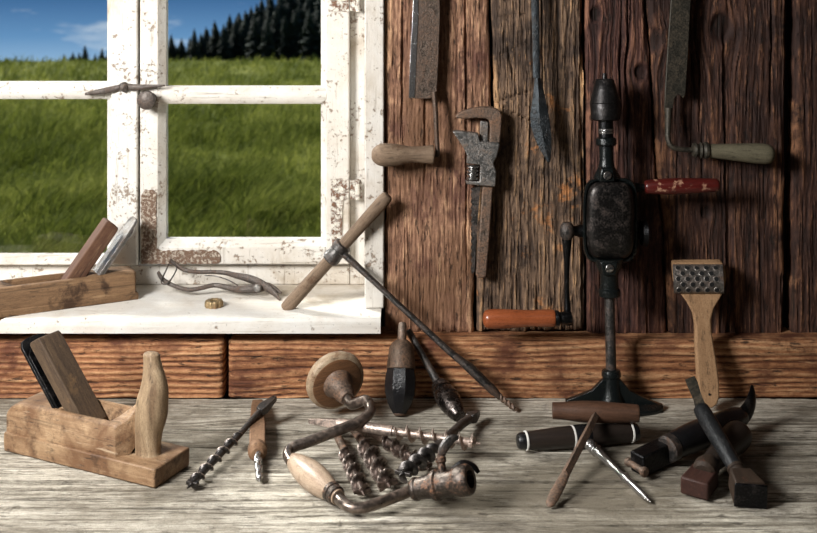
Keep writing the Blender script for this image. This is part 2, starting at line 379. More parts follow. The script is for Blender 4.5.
def wall_plank(L, R, z0, z1, seed, mi, ks=(), gs=(), nx=90, nz=240, amp=.0016, yo=0, rag=.003, bow=.001):
    a = np.linspace(0, 1, nx); zz = np.linspace(z0, z1, nz); A, Zg = np.meshgrid(a, zz, indexing='ij')
    xl = lerp_px(L, zz)+rag*(fbm(zz*28, zz*0+seed, seed, 4)-.5); xr = lerp_px(R, zz)+rag*(fbm(zz*28, zz*0+seed+9, seed+3, 4)-.5)
    X = xl[None, :]+A*(xr-xl)[None, :]
    dx, kd = knots(X, Zg, ks)
    gx = X+dx+.006*(fbm(X*8, Zg*4, seed+20, 3)-.5)
    fine = fbm(gx*420, Zg*20, seed, 3, .75); mid = fbm(gx*95, Zg*3.2, seed+5, 3, .55)
    rings = .5+.5*np.sin(gx*480+5*fbm(gx*14, Zg*2, seed+8, 2))
    k1, k2, k3 = (.50, .10, .05) if seed == 1 else (.60, .26, .08)
    iso = fbm(gx*230, Zg*75, seed+13, 4, .7); gr = np.clip(k1*fine+k2*mid+k3*rings+(1-k1-k2-k3)*iso, 0, 1); gr = np.clip((gr-.5)*2.1+.5, 0, 1)
    gr = gr*(1-.85*kd)
    w = np.minimum(A, 1-A)*(xr-xl)[None, :]
    gr = np.clip(gr+1.5*np.exp(-w/.005)*sstep(.50, .66, fbm(Zg*16, X*25, seed+71, 3)), 0, 1)
    edge = .0045*np.exp(-w/.0028)+.006*np.exp(-w/.006)*(fbm(Zg*22, X*40, seed+31, 3)**3)
    zb = (Zg-z0); edge = edge+.004*np.exp(-zb/.004)
    h = amp*(gr-.5)*2+.003*(fbm(X*9, Zg*3, seed+40, 3)-.5)-edge-.003*kd-grooves(X, Zg, gs)
    cr_ = fbm(gx*120, Zg*2.2, seed+50, 3); h = h-.004*sstep(.70, .80, cr_)
    Zo = Zg+.005*(fbm(X*120, Zg*0+seed, seed+60, 3)-.5)*np.exp(-zb/.01)[:, :]
    return (X, WY+yo-h, Zo, gr, (0, .022, 0), mi)
zb = lambda v: HC-(v-10)*WY/1000
ZT = .95
pieces = [
 wall_plank([(0, 385), (340, 385)], [(0, 488.5), (110, 491.5), (185, 474), (340, 474)], zb(333), ZT, 1, 0, nx=110, rag=.004),
 wall_plank([(0, 492), (110, 495), (190, 476.5), (340, 477)], [(0, 583), (340, 585)], zb(331), ZT, 2, 1, nx=110, rag=.004, amp=.0022,
   gs=[(497, 18, 527, 14, .0016, .003), (483, 62, 529, 43, .0014, .003), (494, 104, 531, 91, .0016, .004), (500, 106, 530, 121, .0016, .004), (505, 33, 515, 80, .003, .003)]),
 wall_plank([(0, 586), (340, 588)], [(0, 645), (50, 650), (170, 655), (230, 663), (340, 667)], zb(337), ZT, 3, 2, ks=[(596, 14, .010), (641, 72, .011)], nx=80),
 wall_plank([(0, 646.5), (50, 652), (170, 657.5), (230, 665.5), (340, 669.5)], [(0, 786), (340, 784)], zb(338), ZT, 4, 3, ks=[(722, 27, .019), (653, 40, .017), (706, 212, .009)], nx=130),
 wall_plank([(0, 795), (340, 793)], [(0, 905), (340, 903)], zb(340), ZT, 5, 3, nx=110, rag=.006),
 wall_plank([(0, 909), (340, 907)], [(0, 1050), (340, 1050)], zb(338), ZT, 6, 2, nx=110),
 wall_plank([(0, 1054), (340, 1053)], [(0, 1240), (340, 1240)], zb(338), ZT, 7, 3, nx=110),
]
wall = relief('wall_back', ['plank_red', 'plank_grey', 'plank_dark', 'plank_brown'], pieces, kind='structure')
# dark backing behind the boards, round the window opening
WX0, WX1, WZ0, WZ1 = -.98, -.055, .10, .86
m = MB(); m.box((WX1, WY+.03, -.8), (1.6, WY+.16, 1.75)); m.box((-2.1, WY+.03, -.8), (WX0, WY+.16, 1.75))
m.box((WX0, WY+.03, -.8), (WX1, WY+.16, WZ0-.012)); m.box((WX0, WY+.03, WZ1), (WX1, WY+.16, 1.75))
wb = m.build('wall_rear', 'dark', None); wb['kind'] = 'structure'
for nm, a, b in (('floor', (-2.1, -1.7, -.84), (1.6, WY+.16, -.8)), ('ceiling', (-2.1, -1.7, 1.75), (1.6, WY+.16, 1.8)), ('wall_left', (-2.14, -1.7, -.8), (-2.1, WY+.16, 1.75)),
                 ('wall_right', (1.6, -1.7, -.8), (1.64, WY+.16, 1.75)), ('wall_front', (-2.1, -1.74, -.8), (1.6, -1.7, 1.75))):
    MB().box(a, b).build(nm, 'shell', None)['kind'] = 'structure'
# beam behind the bench, in two lengths
def beam(name, x0, x1, seed, nx):
    zt = .0815; xs = np.linspace(x0, x1, nx); n1 = 46; n2 = 10
    pr = [(1.40, .0+zt*k/n1) for k in range(n1+1)]+[(1.40+.034*k/n2, zt) for k in range(1, n2+1)]
    py = np.array([p[0] for p in pr]); pz = np.array([p[1] for p in pr]); s = np.concatenate([[0], np.cumsum(np.hypot(np.diff(py), np.diff(pz)))])
    Xg, S = np.meshgrid(xs, s, indexing='ij'); Yg = np.tile(py, (nx, 1)); Zg = np.tile(pz, (nx, 1))
    warp = .020*(fbm(Xg*3.2, S*10, seed, 3)-.5)+.004*(fbm(Xg*14, S*30, seed+2, 2)-.5); q = S+warp
    fq = q*760+9*fbm(Xg*2.2, q*26, seed+4, 3)+7*vnoise(Xg*.6, q*40, seed+5); rings = (.5+.5*np.sin(fq))
    gr = np.clip(.34*rings**.6+.36*fbm(Xg*7, q*420, seed+6, 3, .7)+.30*fbm(Xg*4, q*110, seed+7, 3), 0, 1); gr = np.clip((gr-.52)*1.6+.52, 0, 1)
    gr = np.clip(gr+.14*sstep(.05, .08, S)*fbm(Xg*20, S*80, seed+71, 3), 0, 1)
    e = np.minimum(Xg-x0, x1-Xg); ez = np.abs(S-zt)
    h = .0014*(gr-.5)*2-.006*np.exp(-e/.003)-.004*np.exp(-ez/.004)-.006*np.exp(-ez/.008)*fbm(Xg*35, S*3, seed+9, 3)**2
    h = h+.003*(fbm(Xg*5, S*9, seed+11, 3)-.5)
    onf = (S <= zt+1e-6)
    Yo = np.where(onf, Yg-h, Yg); Zo = np.where(onf, Zg-.002*np.exp(-ez/.003), Zg+h*.6-.001)
    Zo[:, 0] = 0.0
    relief(name, ['beam'], [(Xg, Yo, Zo, gr, (0, .04, -.0005), 0)], kind='structure')
beam('trim_1', -.95, (223-408.5)*.0014, 11, 260); beam('trim_2', (228-408.5)*.0014, 1.15, 12, 520)

# ------------------------------------------------------------------ bench
bench = thing('workbench', (0, 1.1, -.8), 'long weathered grey wooden workbench top carrying all the loose tools', 'workbench')
def bench_board(x0, x1, y0, y1, seed, nx, ny):
    xs = np.linspace(x0, x1, nx); ys = np.linspace(y0, y1, ny); X, Y = np.meshgrid(xs, ys, indexing='ij')
    wy = Y+.010*(fbm(X*3, Y*8, seed, 3)-.5)+.003*(fbm(X*16, Y*20, seed+1, 2)-.5)
    for (kx, ky, r) in ((-.165, 1.30, .02), (-.30, 1.335, .016), (.10, 1.02, .018), (.33, 1.16, .014)):
        d2 = ((X-kx)/(r*1.7))**2+((Y-ky)/r)**2; wy = wy-(Y-ky)*.7*np.exp(-d2*.3)
    gr = .50*fbm(X*9, wy*360, seed+2, 3, .75)+.42*fbm(X*5, wy*110, seed+3, 4, .6)+.08*(.5+.5*np.sin(wy*560+6*fbm(X*2, wy*19, seed+4, 3)))
    gr = np.clip((gr-.5)*1.55+.5, 0, 1)
    e = np.minimum(Y-y0, y1-Y)
    ck = sstep(.66, .74, fbm(X*4, wy*130, seed+8, 3)); pit = sstep(.68, .8, fbm(X*60, Y*150, seed+12, 3))
    h = .0006*(gr-.5)*2-.004*np.exp(-e/.0022)*(y1 < 1.39)-.0016*ck-.0008*pit
    return (X, Y, h-.0008, gr*(1-.6*ck), (0, 0, -.035), 0)
sm_ = relief('bench_top', ['bench'], [bench_board(-.95, 1.15, 1.1545, 1.399, 21, 620, 230), bench_board(-.95, 1.15, .975, 1.1535, 22, 620, 190), bench_board(-.95, 1.15, .78, .974, 23, 300, 90)], parent=bench)
for x in (-.85, 1.0):
    for y in (.85, 1.3): MB().box((x-.04, y-.04, -.8), (x+.04, y+.04, -.036)).build('leg', 'shell', bench, bevel=.004)
MB().box((-.9, .80, -.12), (1.08, .83, -.036)).build('apron', 'shell', bench, bevel=.003)

# ================================================================== WINDOW
win = bpy.data.objects.new('window_1', None); C.objects.link(win); put(win, Matrix.Translation(Vector((-.5, 1.5, .118)))); win['kind'] = 'structure'
SY = 1.53
def X(u, y=SY): return (u-408.5)*y/1000
def Z(v, y=SY): return HC-(v-10)*y/1000
def bar(u0, u1, v0, v1, y0=SY, t=.04, m=None, ex=None):
    m = m or MB(); m.box((X(u0), y0, Z(v1)), (X(u1), y0+t, Z(v0))); return m
ZTOP = .80
# sill: relief grid with worn front edge
def sill():
    x0, x1 = -1.02, X(380.5, 1.38); zt = .118
    xs = np.linspace(x0, x1, 300)
    pr = [(1.38, .0965+(zt-.0965)*k/8) for k in range(9)]+[(1.38+.225*k/60, zt) for k in range(1, 61)]
    py = np.array([p[0] for p in pr]); pz = np.array([p[1] for p in pr]); s = np.concatenate([[0], np.cumsum(np.hypot(np.diff(py), np.diff(pz)))])
    Xg, S = np.meshgrid(xs, s, indexing='ij'); Yg = np.tile(py, (300, 1)); Zg = np.tile(pz, (300, 1))
    gr = fbm(Xg*9, S*200, 77, 4); h = .0007*(gr-.5)*2; ez = np.abs(S-(zt-.0965))
    r = .0028*np.exp(-ez/.0025)*(1+.8*fbm(Xg*30, S*10, 78, 3))
    onf = S <= (zt-.0965)+1e-6
    Yo = np.where(onf, Yg+r-h, Yg); Zo = np.where(onf, Zg-r*.3, Zg+h*.6-r)
    return relief('window_sill', ['sill'], [(Xg, Yo, Zo, gr, (0, .014, 0), 0)], parent=win)
sill()
# fixed frame
m = MB()
m.box((X(350, 1.546), 1.546, .118), (X(365), 1.60, ZTOP)); m.box((X(-190), 1.546, .118), (X(349.8, 1.546), 1.60, Z(265.5, 1.546)))
m.box((X(-215), 1.546, .118), (X(-190), 1.60, ZTOP)); m.box((X(-215), 1.546, ZTOP-.02), (X(364), 1.60, ZTOP+.03))
m.build('window_frame', 'paint_v', win, bevel=.002)
m = MB(); m.box((X(364.5, 1.422), 1.422, .1185), (X(384, 1.422), 1.60, ZTOP+.04)); m.box((-1.0, 1.402, .1185), (-.975, 1.60, ZTOP+.04)); m.box((-1.0, 1.402, ZTOP+.03), (X(384, 1.422), 1.60, ZTOP+.06))
m.build('casing', 'paint_v', win, bevel=.002)
def casement(ul, ur, il, ir, vt, vb, vbo, slope, name='casement'):
    """outer u range, glass u range, transom (top,bottom), glass bottom, rail bottom"""
    t = .034; m = MB(); c = .006
    y0 = SY
    def prof(u0, u1, v0, v1): m.box((X(u0), y0, Z(v1)), (X(u1), y0+t, Z(v0)))
    m.box((X(ul), y0, Z(vbo)), (X(il), y0+t, ZTOP-.022)); m.box((X(ir), y0, Z(vbo)), (X(ur), y0+t, ZTOP-.022))
    m.box((X(il), y0, Z(vbo)), (X(ir), y0+t, Z(vb)))
    m.box((X(il), y0, ZTOP-.07), (X(ir), y0+t, ZTOP-.022))
    o = m.build(name, 'paint_v', win, bevel=.0022, seg=2)
    # rails of the cross bar as a shaped bar
    m = MB(); sg = slope
    for i in range(1):
        a, b = X(il-1), X(ir+1); zt0, zt1 = Z(vt[0]), Z(vt[0]+sg); zb0, zb1 = Z(vt[1]), Z(vt[1]+sg)
        cs = lambda x, z1, z0: [(x, y0+.006, z1), (x, y0+.002, z1-.004), (x, y0-.0005, (z1+z0)/2+.003), (x, y0-.0005, (z1+z0)/2-.003), (x, y0+.002, z0+.004), (x, y0+.006, z0), (x, y0+t-.004, z0), (x, y0+t-.004, z1)]
        m.loft([cs(a, zt0, zb0), cs(b, zt1, zb1)])
    m.build('glazing_bar', 'paint_h', o, bevel=.0008)
    # putty bevel round each light
    q = MB()
    def mitre(u0, u1, z1, z0, w=.0085):
        x0, x1 = X(u0), X(u1)
        out = [(x0, z0), (x1, z0), (x1, z1), (x0, z1)]; inn = [(x0+w, z0+w), (x1-w, z0+w), (x1-w, z1-w), (x0+w, z1-w)]
        q.loft([[(a, y0+.0005, b) for a, b in [(x0-.001, z0-.001), (x1+.001, z0-.001), (x1+.001, z1+.001), (x0-.001, z1+.001)]], [(a, y0+.012, b) for a, b in inn], [(a, y0+.026, b) for a, b in inn], [(a, y0+.026, b) for a, b in out]], close=True)
    mitre(il, ir, Z(vt[1])+.008, Z(vb)); mitre(il, ir, ZTOP-.07, Z(vt[0])-.008)
    q.build('glazing_bead', 'paint_h', o, bevel=.0004)
    g = MB(); g.box((X(il)+.004, y0+.018, Z(vb)+.004), (X(ir)-.004, y0+.0205, Z(vt[1])-.004)); g.build('pane', MT['glass'], o)
    g = MB(); g.box((X(il)+.004, y0+.018, Z(vt[0])+.004), (X(ir)-.004, y0+.0205, ZTOP-.074)); g.build('pane', MT['glass'], o)
    return o
q = G('window_glass'); tr = q.n('ShaderNodeBsdfTransparent'); gl = q.n('ShaderNodeBsdfGlossy'); gl.inputs['Roughness'].default_value = .02; mx = q.n('ShaderNodeMixShader')
tr.inputs[0].default_value = (.97, .98, .975, 1); mx.inputs[0].default_value = .035
q.t.links.new(tr.outputs[0], mx.inputs[1]); q.t.links.new(gl.outputs[0], mx.inputs[2]); q.t.links.new(mx.outputs[0], q.out.inputs[0]); MT['glass'] = q.m
cl = casement(-185, 138.2, -160, 110.5, (82.5, 99.5), 262.5, 265.4, 0)
crt = casement(139.6, 349.4, 158.6, 325.8, (87, 104.3), 246.3, 264.7, 0)
# meeting strip of the left casement and crack line
MB().box((X(112), SY-.006, Z(264)), (X(138.6), SY+.001, ZTOP-.03)).build('meeting_strip', 'paint_v', cl, bevel=.0025)
# rusty corner bracket
def plate(m, poly, y, t): return m.prism([(X(a, y), Z(b, y)) for a, b in poly], y, y+t)
m = MB(); yb = SY-.0022
def rough_outline(poly, step=3, amp=.7, seed=3):
    out = []; r = random.Random(seed)
    for i in range(len(poly)):
        a = poly[i]; b = poly[(i+1) % len(poly)]; n = max(1, int(math.hypot(b[0]-a[0], b[1]-a[1])/step))
        for k in range(n): out.append((a[0]+(b[0]-a[0])*k/n+r.uniform(-amp, amp), a[1]+(b[1]-a[1])*k/n+r.uniform(-amp, amp)))
    return out
plate(m, rough_outline([(141, 196), (145, 190), (153, 190), (156, 194), (156.5, 248), (162, 250.5), (214, 250.5), (220, 254), (221, 261), (216, 264), (141, 264.3)]), yb, .0024)
m.build('corner_bracket', 'rust_plate', crt, bevel=.0005, seg=1)
m = MB(); plate(m, [(282, 249), (318, 248), (325, 252), (324, 262), (282, 262.5)], yb, .0024); m.build('repair_plate', 'paint_h', crt, bevel=.0006)
# hinges
for (v0, v1, s) in ((179, 252, 0), (-34, 12, 1)):
    m = MB(); poly = [(331, v0), (349, v0), (349, v0+19), (343, v0+21), (341, v1), (332, v1-2), (331, v0+30)] if s == 0 else [(331, v0), (349, v0), (349, v1), (331, v1-1)]
    plate(m, rough_outline(poly, 4, .5, 8), yb, .0024)
    pl = [(350, v0+1), (362, v0+1), (362, v0+20), (350, v0+20)] if s == 0 else [(350, v0), (361, v0), (361, v1-1), (350, v1-1)]
    plate(m, rough_outline(pl, 4, .5, 9), yb, .0024)
    zz0 = Z(v0+20 if s == 0 else v1); zz1 = Z(v0)
    m.lathe([(.004, zz0), (.004, zz1)], 12, M=Matrix.Translation(Vector((X(357.5), SY-.004, 0))))
    for (a, b) in ((337, v0+10), (344, v0+11), (339, v0+30 if s == 0 else v1-6)):
        m.lathe([(.0032, 0), (.0030, .0012), (.001, .0016)], 10, M=fr((X(a), yb, Z(b)), (X(a), yb-.01, Z(b))))
    m.build('hinge', 'rust_hinge', crt, smooth=40)
# latch across the meeting stiles and turning knob
lt = MB(); zc = Z(89.5)
p = [(85, 94), (95, 92.5), (108, 90.2), (118, 87.6), (124, 86.5), (135, 87.5), (150, 86.3), (165, 85.5)]
lt.tube(cr([P(a, b, SY-.010) for a, b in p], 4), crf([.002, .004, .0052, .0044, .005, .0052, .003, .0012], 4), 10, .55, up=(0, 1, 0))
lo = lt.build('latch', 'old_iron', crt)
MB().lathe([(.0075, 0), (.0078, .004), (.0055, .009), (.001, .011)], 20, M=fr(P(124, 87, SY-.007), P(124, 87, SY-.02))).build('latch_pivot', 'old_iron', crt)
k = P(150.5, 99, SY); 
lathe_part('knob', 'old_iron', crt, (k.x, SY, k.z), (k.x, SY-.03, k.z), [(0, .010), (.1, .0105), (.2, .006), (.45, .0055), (.6, .011), (.75, .0145), (.9, .0135), (.97, .009), (1, .001)], 28)
k = P(149, 208-12, SY)

# ================================================================== MEADOW, TREES, SKY
def ground_z(x, y):
    x = np.asarray(x, float); y = np.asarray(y, float)
    near = -.655-.0115*y+.05*(fbm(x*.6, y*.35, 3, 3)-.5)*sstep(5, 9, y)
    far = -.89-.066*(y-30)
    z = np.where(y < 30, near, np.minimum(near, -.655-.0115*30-.066*(y-30)*sstep(28, 36, y)))
    u = 408.5+1000*x/np.maximum(y, 1)
    return z+9.5*sstep(165, 330, u)*sstep(160, 210, y)
ys = np.concatenate([np.linspace(1.75, 30, 120), np.linspace(30.5, 230, 60)]); ts = np.linspace(-1.3, .9, 90)
Yg, Tg = np.meshgrid(ys, ts, indexing='ij'); Xg = Tg*(Yg+1.5)
V = np.stack([Xg, Yg, ground_z(Xg, Yg)], -1).reshape(-1, 3); idx = np.arange(V.shape[0]).reshape(Yg.shape)
F = np.stack([idx[:-1, :-1], idx[:-1, 1:], idx[1:, 1:], idx[1:, :-1]], -1).reshape(-1, 4)
def grass_mat(name, ground=False):
    q = G(name); n = q.noise(q.co((1, .5, 1)), .9, 5, .65, .4); n2 = q.noise(q.co(loc=(3, 2, 1)), 14 if not ground else 30, 4, .6)
    f = q.ma('ADD', q.ma('MULTIPLY', n, .5), q.ma('MULTIPLY', n2, .5))
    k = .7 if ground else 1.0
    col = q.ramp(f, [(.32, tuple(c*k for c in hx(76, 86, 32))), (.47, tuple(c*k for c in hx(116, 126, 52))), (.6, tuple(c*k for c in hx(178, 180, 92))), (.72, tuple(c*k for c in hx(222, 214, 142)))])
    q.put(q.b.inputs['Base Color'], col); q.b.inputs["Roughness"].default_value = .8; q.b.inputs['Specular IOR Level'].default_value = .05
    if not ground:
        tl = q.n('ShaderNodeBsdfTranslucent'); q.put(tl.inputs[0], col); mx = q.n('ShaderNodeMixShader'); mx.inputs[0].default_value = .35
        q.t.links.new(q.b.outputs[0], mx.inputs[1]); q.t.links.new(tl.outputs[0], mx.inputs[2]); q.t.links.new(mx.outputs[0], q.out.inputs[0])
    return q.m
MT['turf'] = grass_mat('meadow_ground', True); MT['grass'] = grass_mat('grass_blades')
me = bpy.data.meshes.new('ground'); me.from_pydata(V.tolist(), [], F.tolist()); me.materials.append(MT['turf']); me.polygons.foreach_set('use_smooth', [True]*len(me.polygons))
o = bpy.data.objects.new('ground', me); C.objects.link(o); o['kind'] = 'structure'; WM['ground'] = Matrix()
def grass():
    N = 200000
    t = RS.rand(N); y = 1/(1/3.0+t*(1/31.0-1/3.0)); x = (RS.rand(N)*.92-.90)*y
    dens = fbm(x*1.7, y*1.1, 55, 3); keep = RS.rand(N) < .35+1.3*dens; x = x[keep]; y = y[keep]; N = len(x)
    z = ground_z(x, y)
    tall = (.1+1.9*fbm(x*2.2, y*1.5, 91, 3)**1.5*1.3); hgt = (.05+.09*RS.rand(N))*tall*1.3; w = (.0035+.0035*RS.rand(N))*np.maximum(1, y/9)
    an = RS.rand(N)*2*PI; ln = hgt*(.3+.9*RS.rand(N)); an2 = RS.normal(.3, 1.1, N)
    dx, dy = np.cos(an2)*ln, np.sin(an2)*ln; wx, wy = np.cos(an)*w, np.sin(an)*w*.5
    b = np.stack([x, y, z-.01], -1); W = np.stack([wx, wy, 0*wx], -1); 
    m1 = b+np.stack([dx*.35, dy*.35, hgt*.62], -1); tp = b+np.stack([dx, dy, hgt], -1)
    V = np.stack([b-W, b+W, m1+W*.8, m1-W*.8, tp], 1).reshape(-1, 3)
    i = np.arange(N)*5; me = bpy.data.meshes.new('meadow_grass')
    loops = np.stack([i, i+1, i+2, i+3, i+3, i+2, i+4], 1).reshape(-1)
    me.vertices.add(len(V)); me.vertices.foreach_set('co', V.reshape(-1).astype(np.float32))
    me.loops.add(len(loops)); me.loops.foreach_set('vertex_index', loops.astype(np.int32))
    st = np.stack([np.arange(N)*7, np.arange(N)*7+4], 1).reshape(-1); me.polygons.add(2*N)
    me.polygons.foreach_set('loop_start', st.astype(np.int32))
    me.update(calc_edges=True); me.validate(); me.materials.append(MT['grass'])
    o = bpy.data.objects.new('meadow_grass', me); C.objects.link(o); o['kind'] = 'stuff'; tag(o, 'green meadow grass outside the window', 'grass')
grass()
q = G('conifer_needles'); n = q.noise(q.co(), 3, 4, .6); q.put(q.b.inputs['Base Color'], q.ramp(n, [(.3, hx(16, 28, 18)), (.7, hx(38, 56, 34))])); q.b.inputs['Roughness'].default_value = .8; MT['needles'] = q.m
MT['bark'] = flat('conifer_bark', hx(60, 46, 36), .9)
def conifer_mesh(seed, H, R):
    r = random.Random(seed); m = MB(); m.cur = 1; m.lathe([(.13, 0), (.02, H*.97)], 7); m.cur = 0
    L = 20
    for i in range(L):
        t = i/(L-1); z = H*(.08+.90*t); rad = R*(1-t)**.8*r.uniform(.85, 1.1)+.06
        for j in range(11):
            a = 2*PI*(j+r.random())/11; k = rad*r.uniform(.65, 1.15); w = .28*rad+.07
            d = Vector((math.cos(a), math.sin(a), 0)); s = Vector((-d.y, d.x, 0)); n = len(m.v)
            base = Vector((0, 0, z+.10*H/L*6)); tip = d*k+Vector((0, 0, z-.18*rad)); mid = d*k*.55+Vector((0, 0, z+.02))
            m.v += [tuple(base), tuple(mid+s*w), tuple(tip), tuple(mid-s*w), tuple(mid-Vector((0, 0, .25)))]
            m.face((n, n+1, n+2)); m.face((n, n+2, n+3)); m.face((n+1, n+4, n+2)); m.face((n+4, n+3, n+2))
    n = len(m.v)
    o = m.build('conifer', ['needles', 'bark'], None, smooth=20); return o
protos = [conifer_mesh(s, h, w) for s, h, w in ((1, 6, 1.75), (2, 6.4, 1.9), (3, 5.6, 1.6))]
first = [True]*3
def tree(x, y, sc, label, group):
    k = random.randrange(3)
    if first[k]: o = protos[k]; first[k] = False
    else: o = protos[k].copy(); C.objects.link(o)
    o.matrix_basis = Matrix.Translation(Vector((x, y, float(ground_z(x, y))-.1))) @ Matrix.Rotation(random.random()*6, 4, 'Z') @ Matrix.Diagonal((sc*1.1, sc*1.1, sc, 1))
    tag(o, label, 'tree', group)
for row in range(4):
    yy = 158+row*14; stp = 10.5
    for k in range(30):
        u = 150+row*2+k*stp+random.uniform(-2.5, 2.5)
        if u > 345 or u < 150: continue
        y = yy+random.uniform(-3, 3); rise = float(sstep(150, 320, u))
        tree((u-408.5)*y/1000, y, (.90+1.0*rise)*random.uniform(.9, 1.1), 'dark green conifer in the dense wood behind the right window sash', 'conifers of the wood on the hill')
for (u, s) in ((64, .66), (73, .74), (79, .68), (85, .90), (95, .72), (102, .86), (109, .9)):
    y = 160+random.uniform(-3, 3); tree((u-408.5)*y/1000, y, s*.80, 'small far conifer on the skyline behind the left window sash', 'conifers on the skyline at the left')

w = bpy.data.worlds.new('sky'); SC.world = w; w.use_nodes = True; t = w.node_tree; t.nodes.clear()
def wn(ty, **k):
    x = t.nodes.new(ty)
    for a, b in k.items(): setattr(x, a, b)
    return x
tc = wn('ShaderNodeTexCoord'); sx = wn('ShaderNodeSeparateXYZ'); t.links.new(tc.outputs['Generated'], sx.inputs[0])
mr = wn('ShaderNodeMapRange'); mr.inputs[1].default_value = -.06; mr.inputs[2].default_value = .10; t.links.new(sx.outputs[2], mr.inputs[0])
rp = wn('ShaderNodeValToRGB'); t.links.new(mr.outputs[0], rp.inputs[0]); e = rp.color_ramp.elements
e[0].position = 0; e[0].color = (*hx(146, 178, 208), 1); e[1].position = .5; e[1].color = (*hx(48, 88, 134), 1)
x_ = e.new(.22); x_.color = (*hx(94, 136, 178), 1); x_ = e.new(1); x_.color = (*hx(36, 72, 120), 1)
mp = wn('ShaderNodeMapping'); mp.inputs['Scale'].default_value = (5, 5, 26); mp.inputs['Location'].default_value = (.4, 0, .35); t.links.new(tc.outputs['Generated'], mp.inputs[0])
nz = wn('ShaderNodeTexNoise'); nz.inputs['Scale'].default_value = 1.6; nz.inputs['Detail'].default_value = 7; nz.inputs['Roughness'].default_value = .55; t.links.new(mp.outputs[0], nz.inputs['Vector'])
r2 = wn('ShaderNodeValToRGB'); r2.color_ramp.elements[0].position = .52; r2.color_ramp.elements[1].position = .72; t.links.new(nz.outputs[0], r2.inputs[0])
mx = wn('ShaderNodeMix', data_type='RGBA'); t.links.new(r2.outputs[0], mx.inputs[0]); t.links.new(rp.outputs[0], mx.inputs[6]); mx.inputs[7].default_value = (*hx(206, 214, 220), 1)
bg = wn('ShaderNodeBackground'); bg.inputs[1].default_value = 1.3; t.links.new(mx.outputs[2], bg.inputs[0]); wo = wn('ShaderNodeOutputWorld'); t.links.new(bg.outputs[0], wo.inputs[0])

# ================================================================== TOOLS
def nd(r, z, M): return M @ Vector((r, 0, z))
def frame_px(O, ang):
    return Matrix.Translation(Vector(O)) @ Matrix.Rotation(ang, 4, 'Z')
def grid_world(M, S, W, Zz):
    a = M[0][0]*S+M[0][1]*W+M[0][3]; b = M[1][0]*S+M[1][1]*W+M[1][3]; return a, b, Zz+M[2][3]
def rot_part(name, mat, parent, M, mb, **k): return mb.build(name, mat, parent, frame=M, **k)
def relief_local(name, mat, parent, M, S, W, Zg, gr, dz):
    V, F, (N, per) = grid_board(name, mat, S, W, Zg, None, (0, 0, -dz))
    me = bpy.data.meshes.new(name); me.from_pydata(V.tolist(), [], F); me.materials.append(MT[mat])
    import bmesh
    bm = bmesh.new(); bm.from_mesh(me); bmesh.ops.recalc_face_normals(bm, faces=bm.faces); bm.to_mesh(me); bm.free()
    me.polygons.foreach_set('use_smooth', [True]*len(me.polygons)); me.set_sharp_from_angle(angle=math.radians(60)); me.update()
    o = bpy.data.objects.new(name, me); C.objects.link(o); put(o, M, parent); return o

def wedge_set(root, M, Aw, Bw, ww, tw, Ai, Bi, wi, wmat, imat):
    m3 = M.to_3x3(); e2 = m3 @ Vector((0, 1, 0)); W = lambda p: M @ Vector(p)
    A, B = W(Aw), W(Bw); L = (B-A).length; f = fr(A, B, e2)
    pr = [(-tw/2, 0), (tw*.35, -.012), (tw/2, 0), (tw/2, L*.985), (tw*.32, L), (-tw*.42, L*.985), (-tw/2, L*.94)]
    MB().prism(pr, -ww/2, ww/2, lambda a, d, b: (d, a, b)).build('wedge', wmat, root, frame=f, bevel=.0016)
    A, B = W(Ai), W(Bi); L = (B-A).length; f = fr(A, B, e2)
    h = wi/2; pl = [(-h, 0), (h, 0), (h, L-.010), (h*.8, L-.002), (h*.45, L), (-h*.45, L), (-h*.8, L-.002), (-h, L-.010)]
    iron = MB().prism(pl, -.002, .002, lambda a, d, b: (a, d, b)).build('iron', imat, root, frame=f, bevel=.0006)
    pl = [(-h*.96, 0), (h*.96, 0), (h*.96, L-.022), (h*.6, L-.014), (-h*.6, L-.014), (-h*.96, L-.022)]
    MB().prism(pl, -.0052, -.0022, lambda a, d, b: (a, d, b)).build('cap_iron', imat, iron, frame=f, bevel=.0006)

# ---- bench plane with horn
O = T(3.7, 451); ang = math.atan2(-.0966, .2085); Mp = frame_px(O, ang)
hp = thing('hand_plane', O, 'light brown wooden hand plane with curved front horn, standing on the grey bench', 'hand plane')
S_, W_ = np.meshgrid(np.linspace(.000, .180, 130), np.linspace(.0045, .0600, 56), indexing='ij')
top = .0610-.010*np.clip(1-S_/.030, 0, 1)**2
wc = np.abs(W_-.032)
cav = sstep(.0215, .0195, wc)*sstep(.082, .086, S_)*sstep(.163, .150, S_)
floor_ = .026+.030*np.clip((S_-.105)/.05, 0, 1)
Z_ = top*(1-cav)+np.minimum(floor_, top)*cav
ed = np.minimum(W_-.0045, .0600-W_); Z_ = Z_-.004*np.exp(-ed/.0022)-.0035*np.exp(-S_/.002)-.003*np.exp(-(.180-S_)/.003)
Z_ = Z_+.0012*(fbm(S_*40, W_*40, 301, 3)-.5)
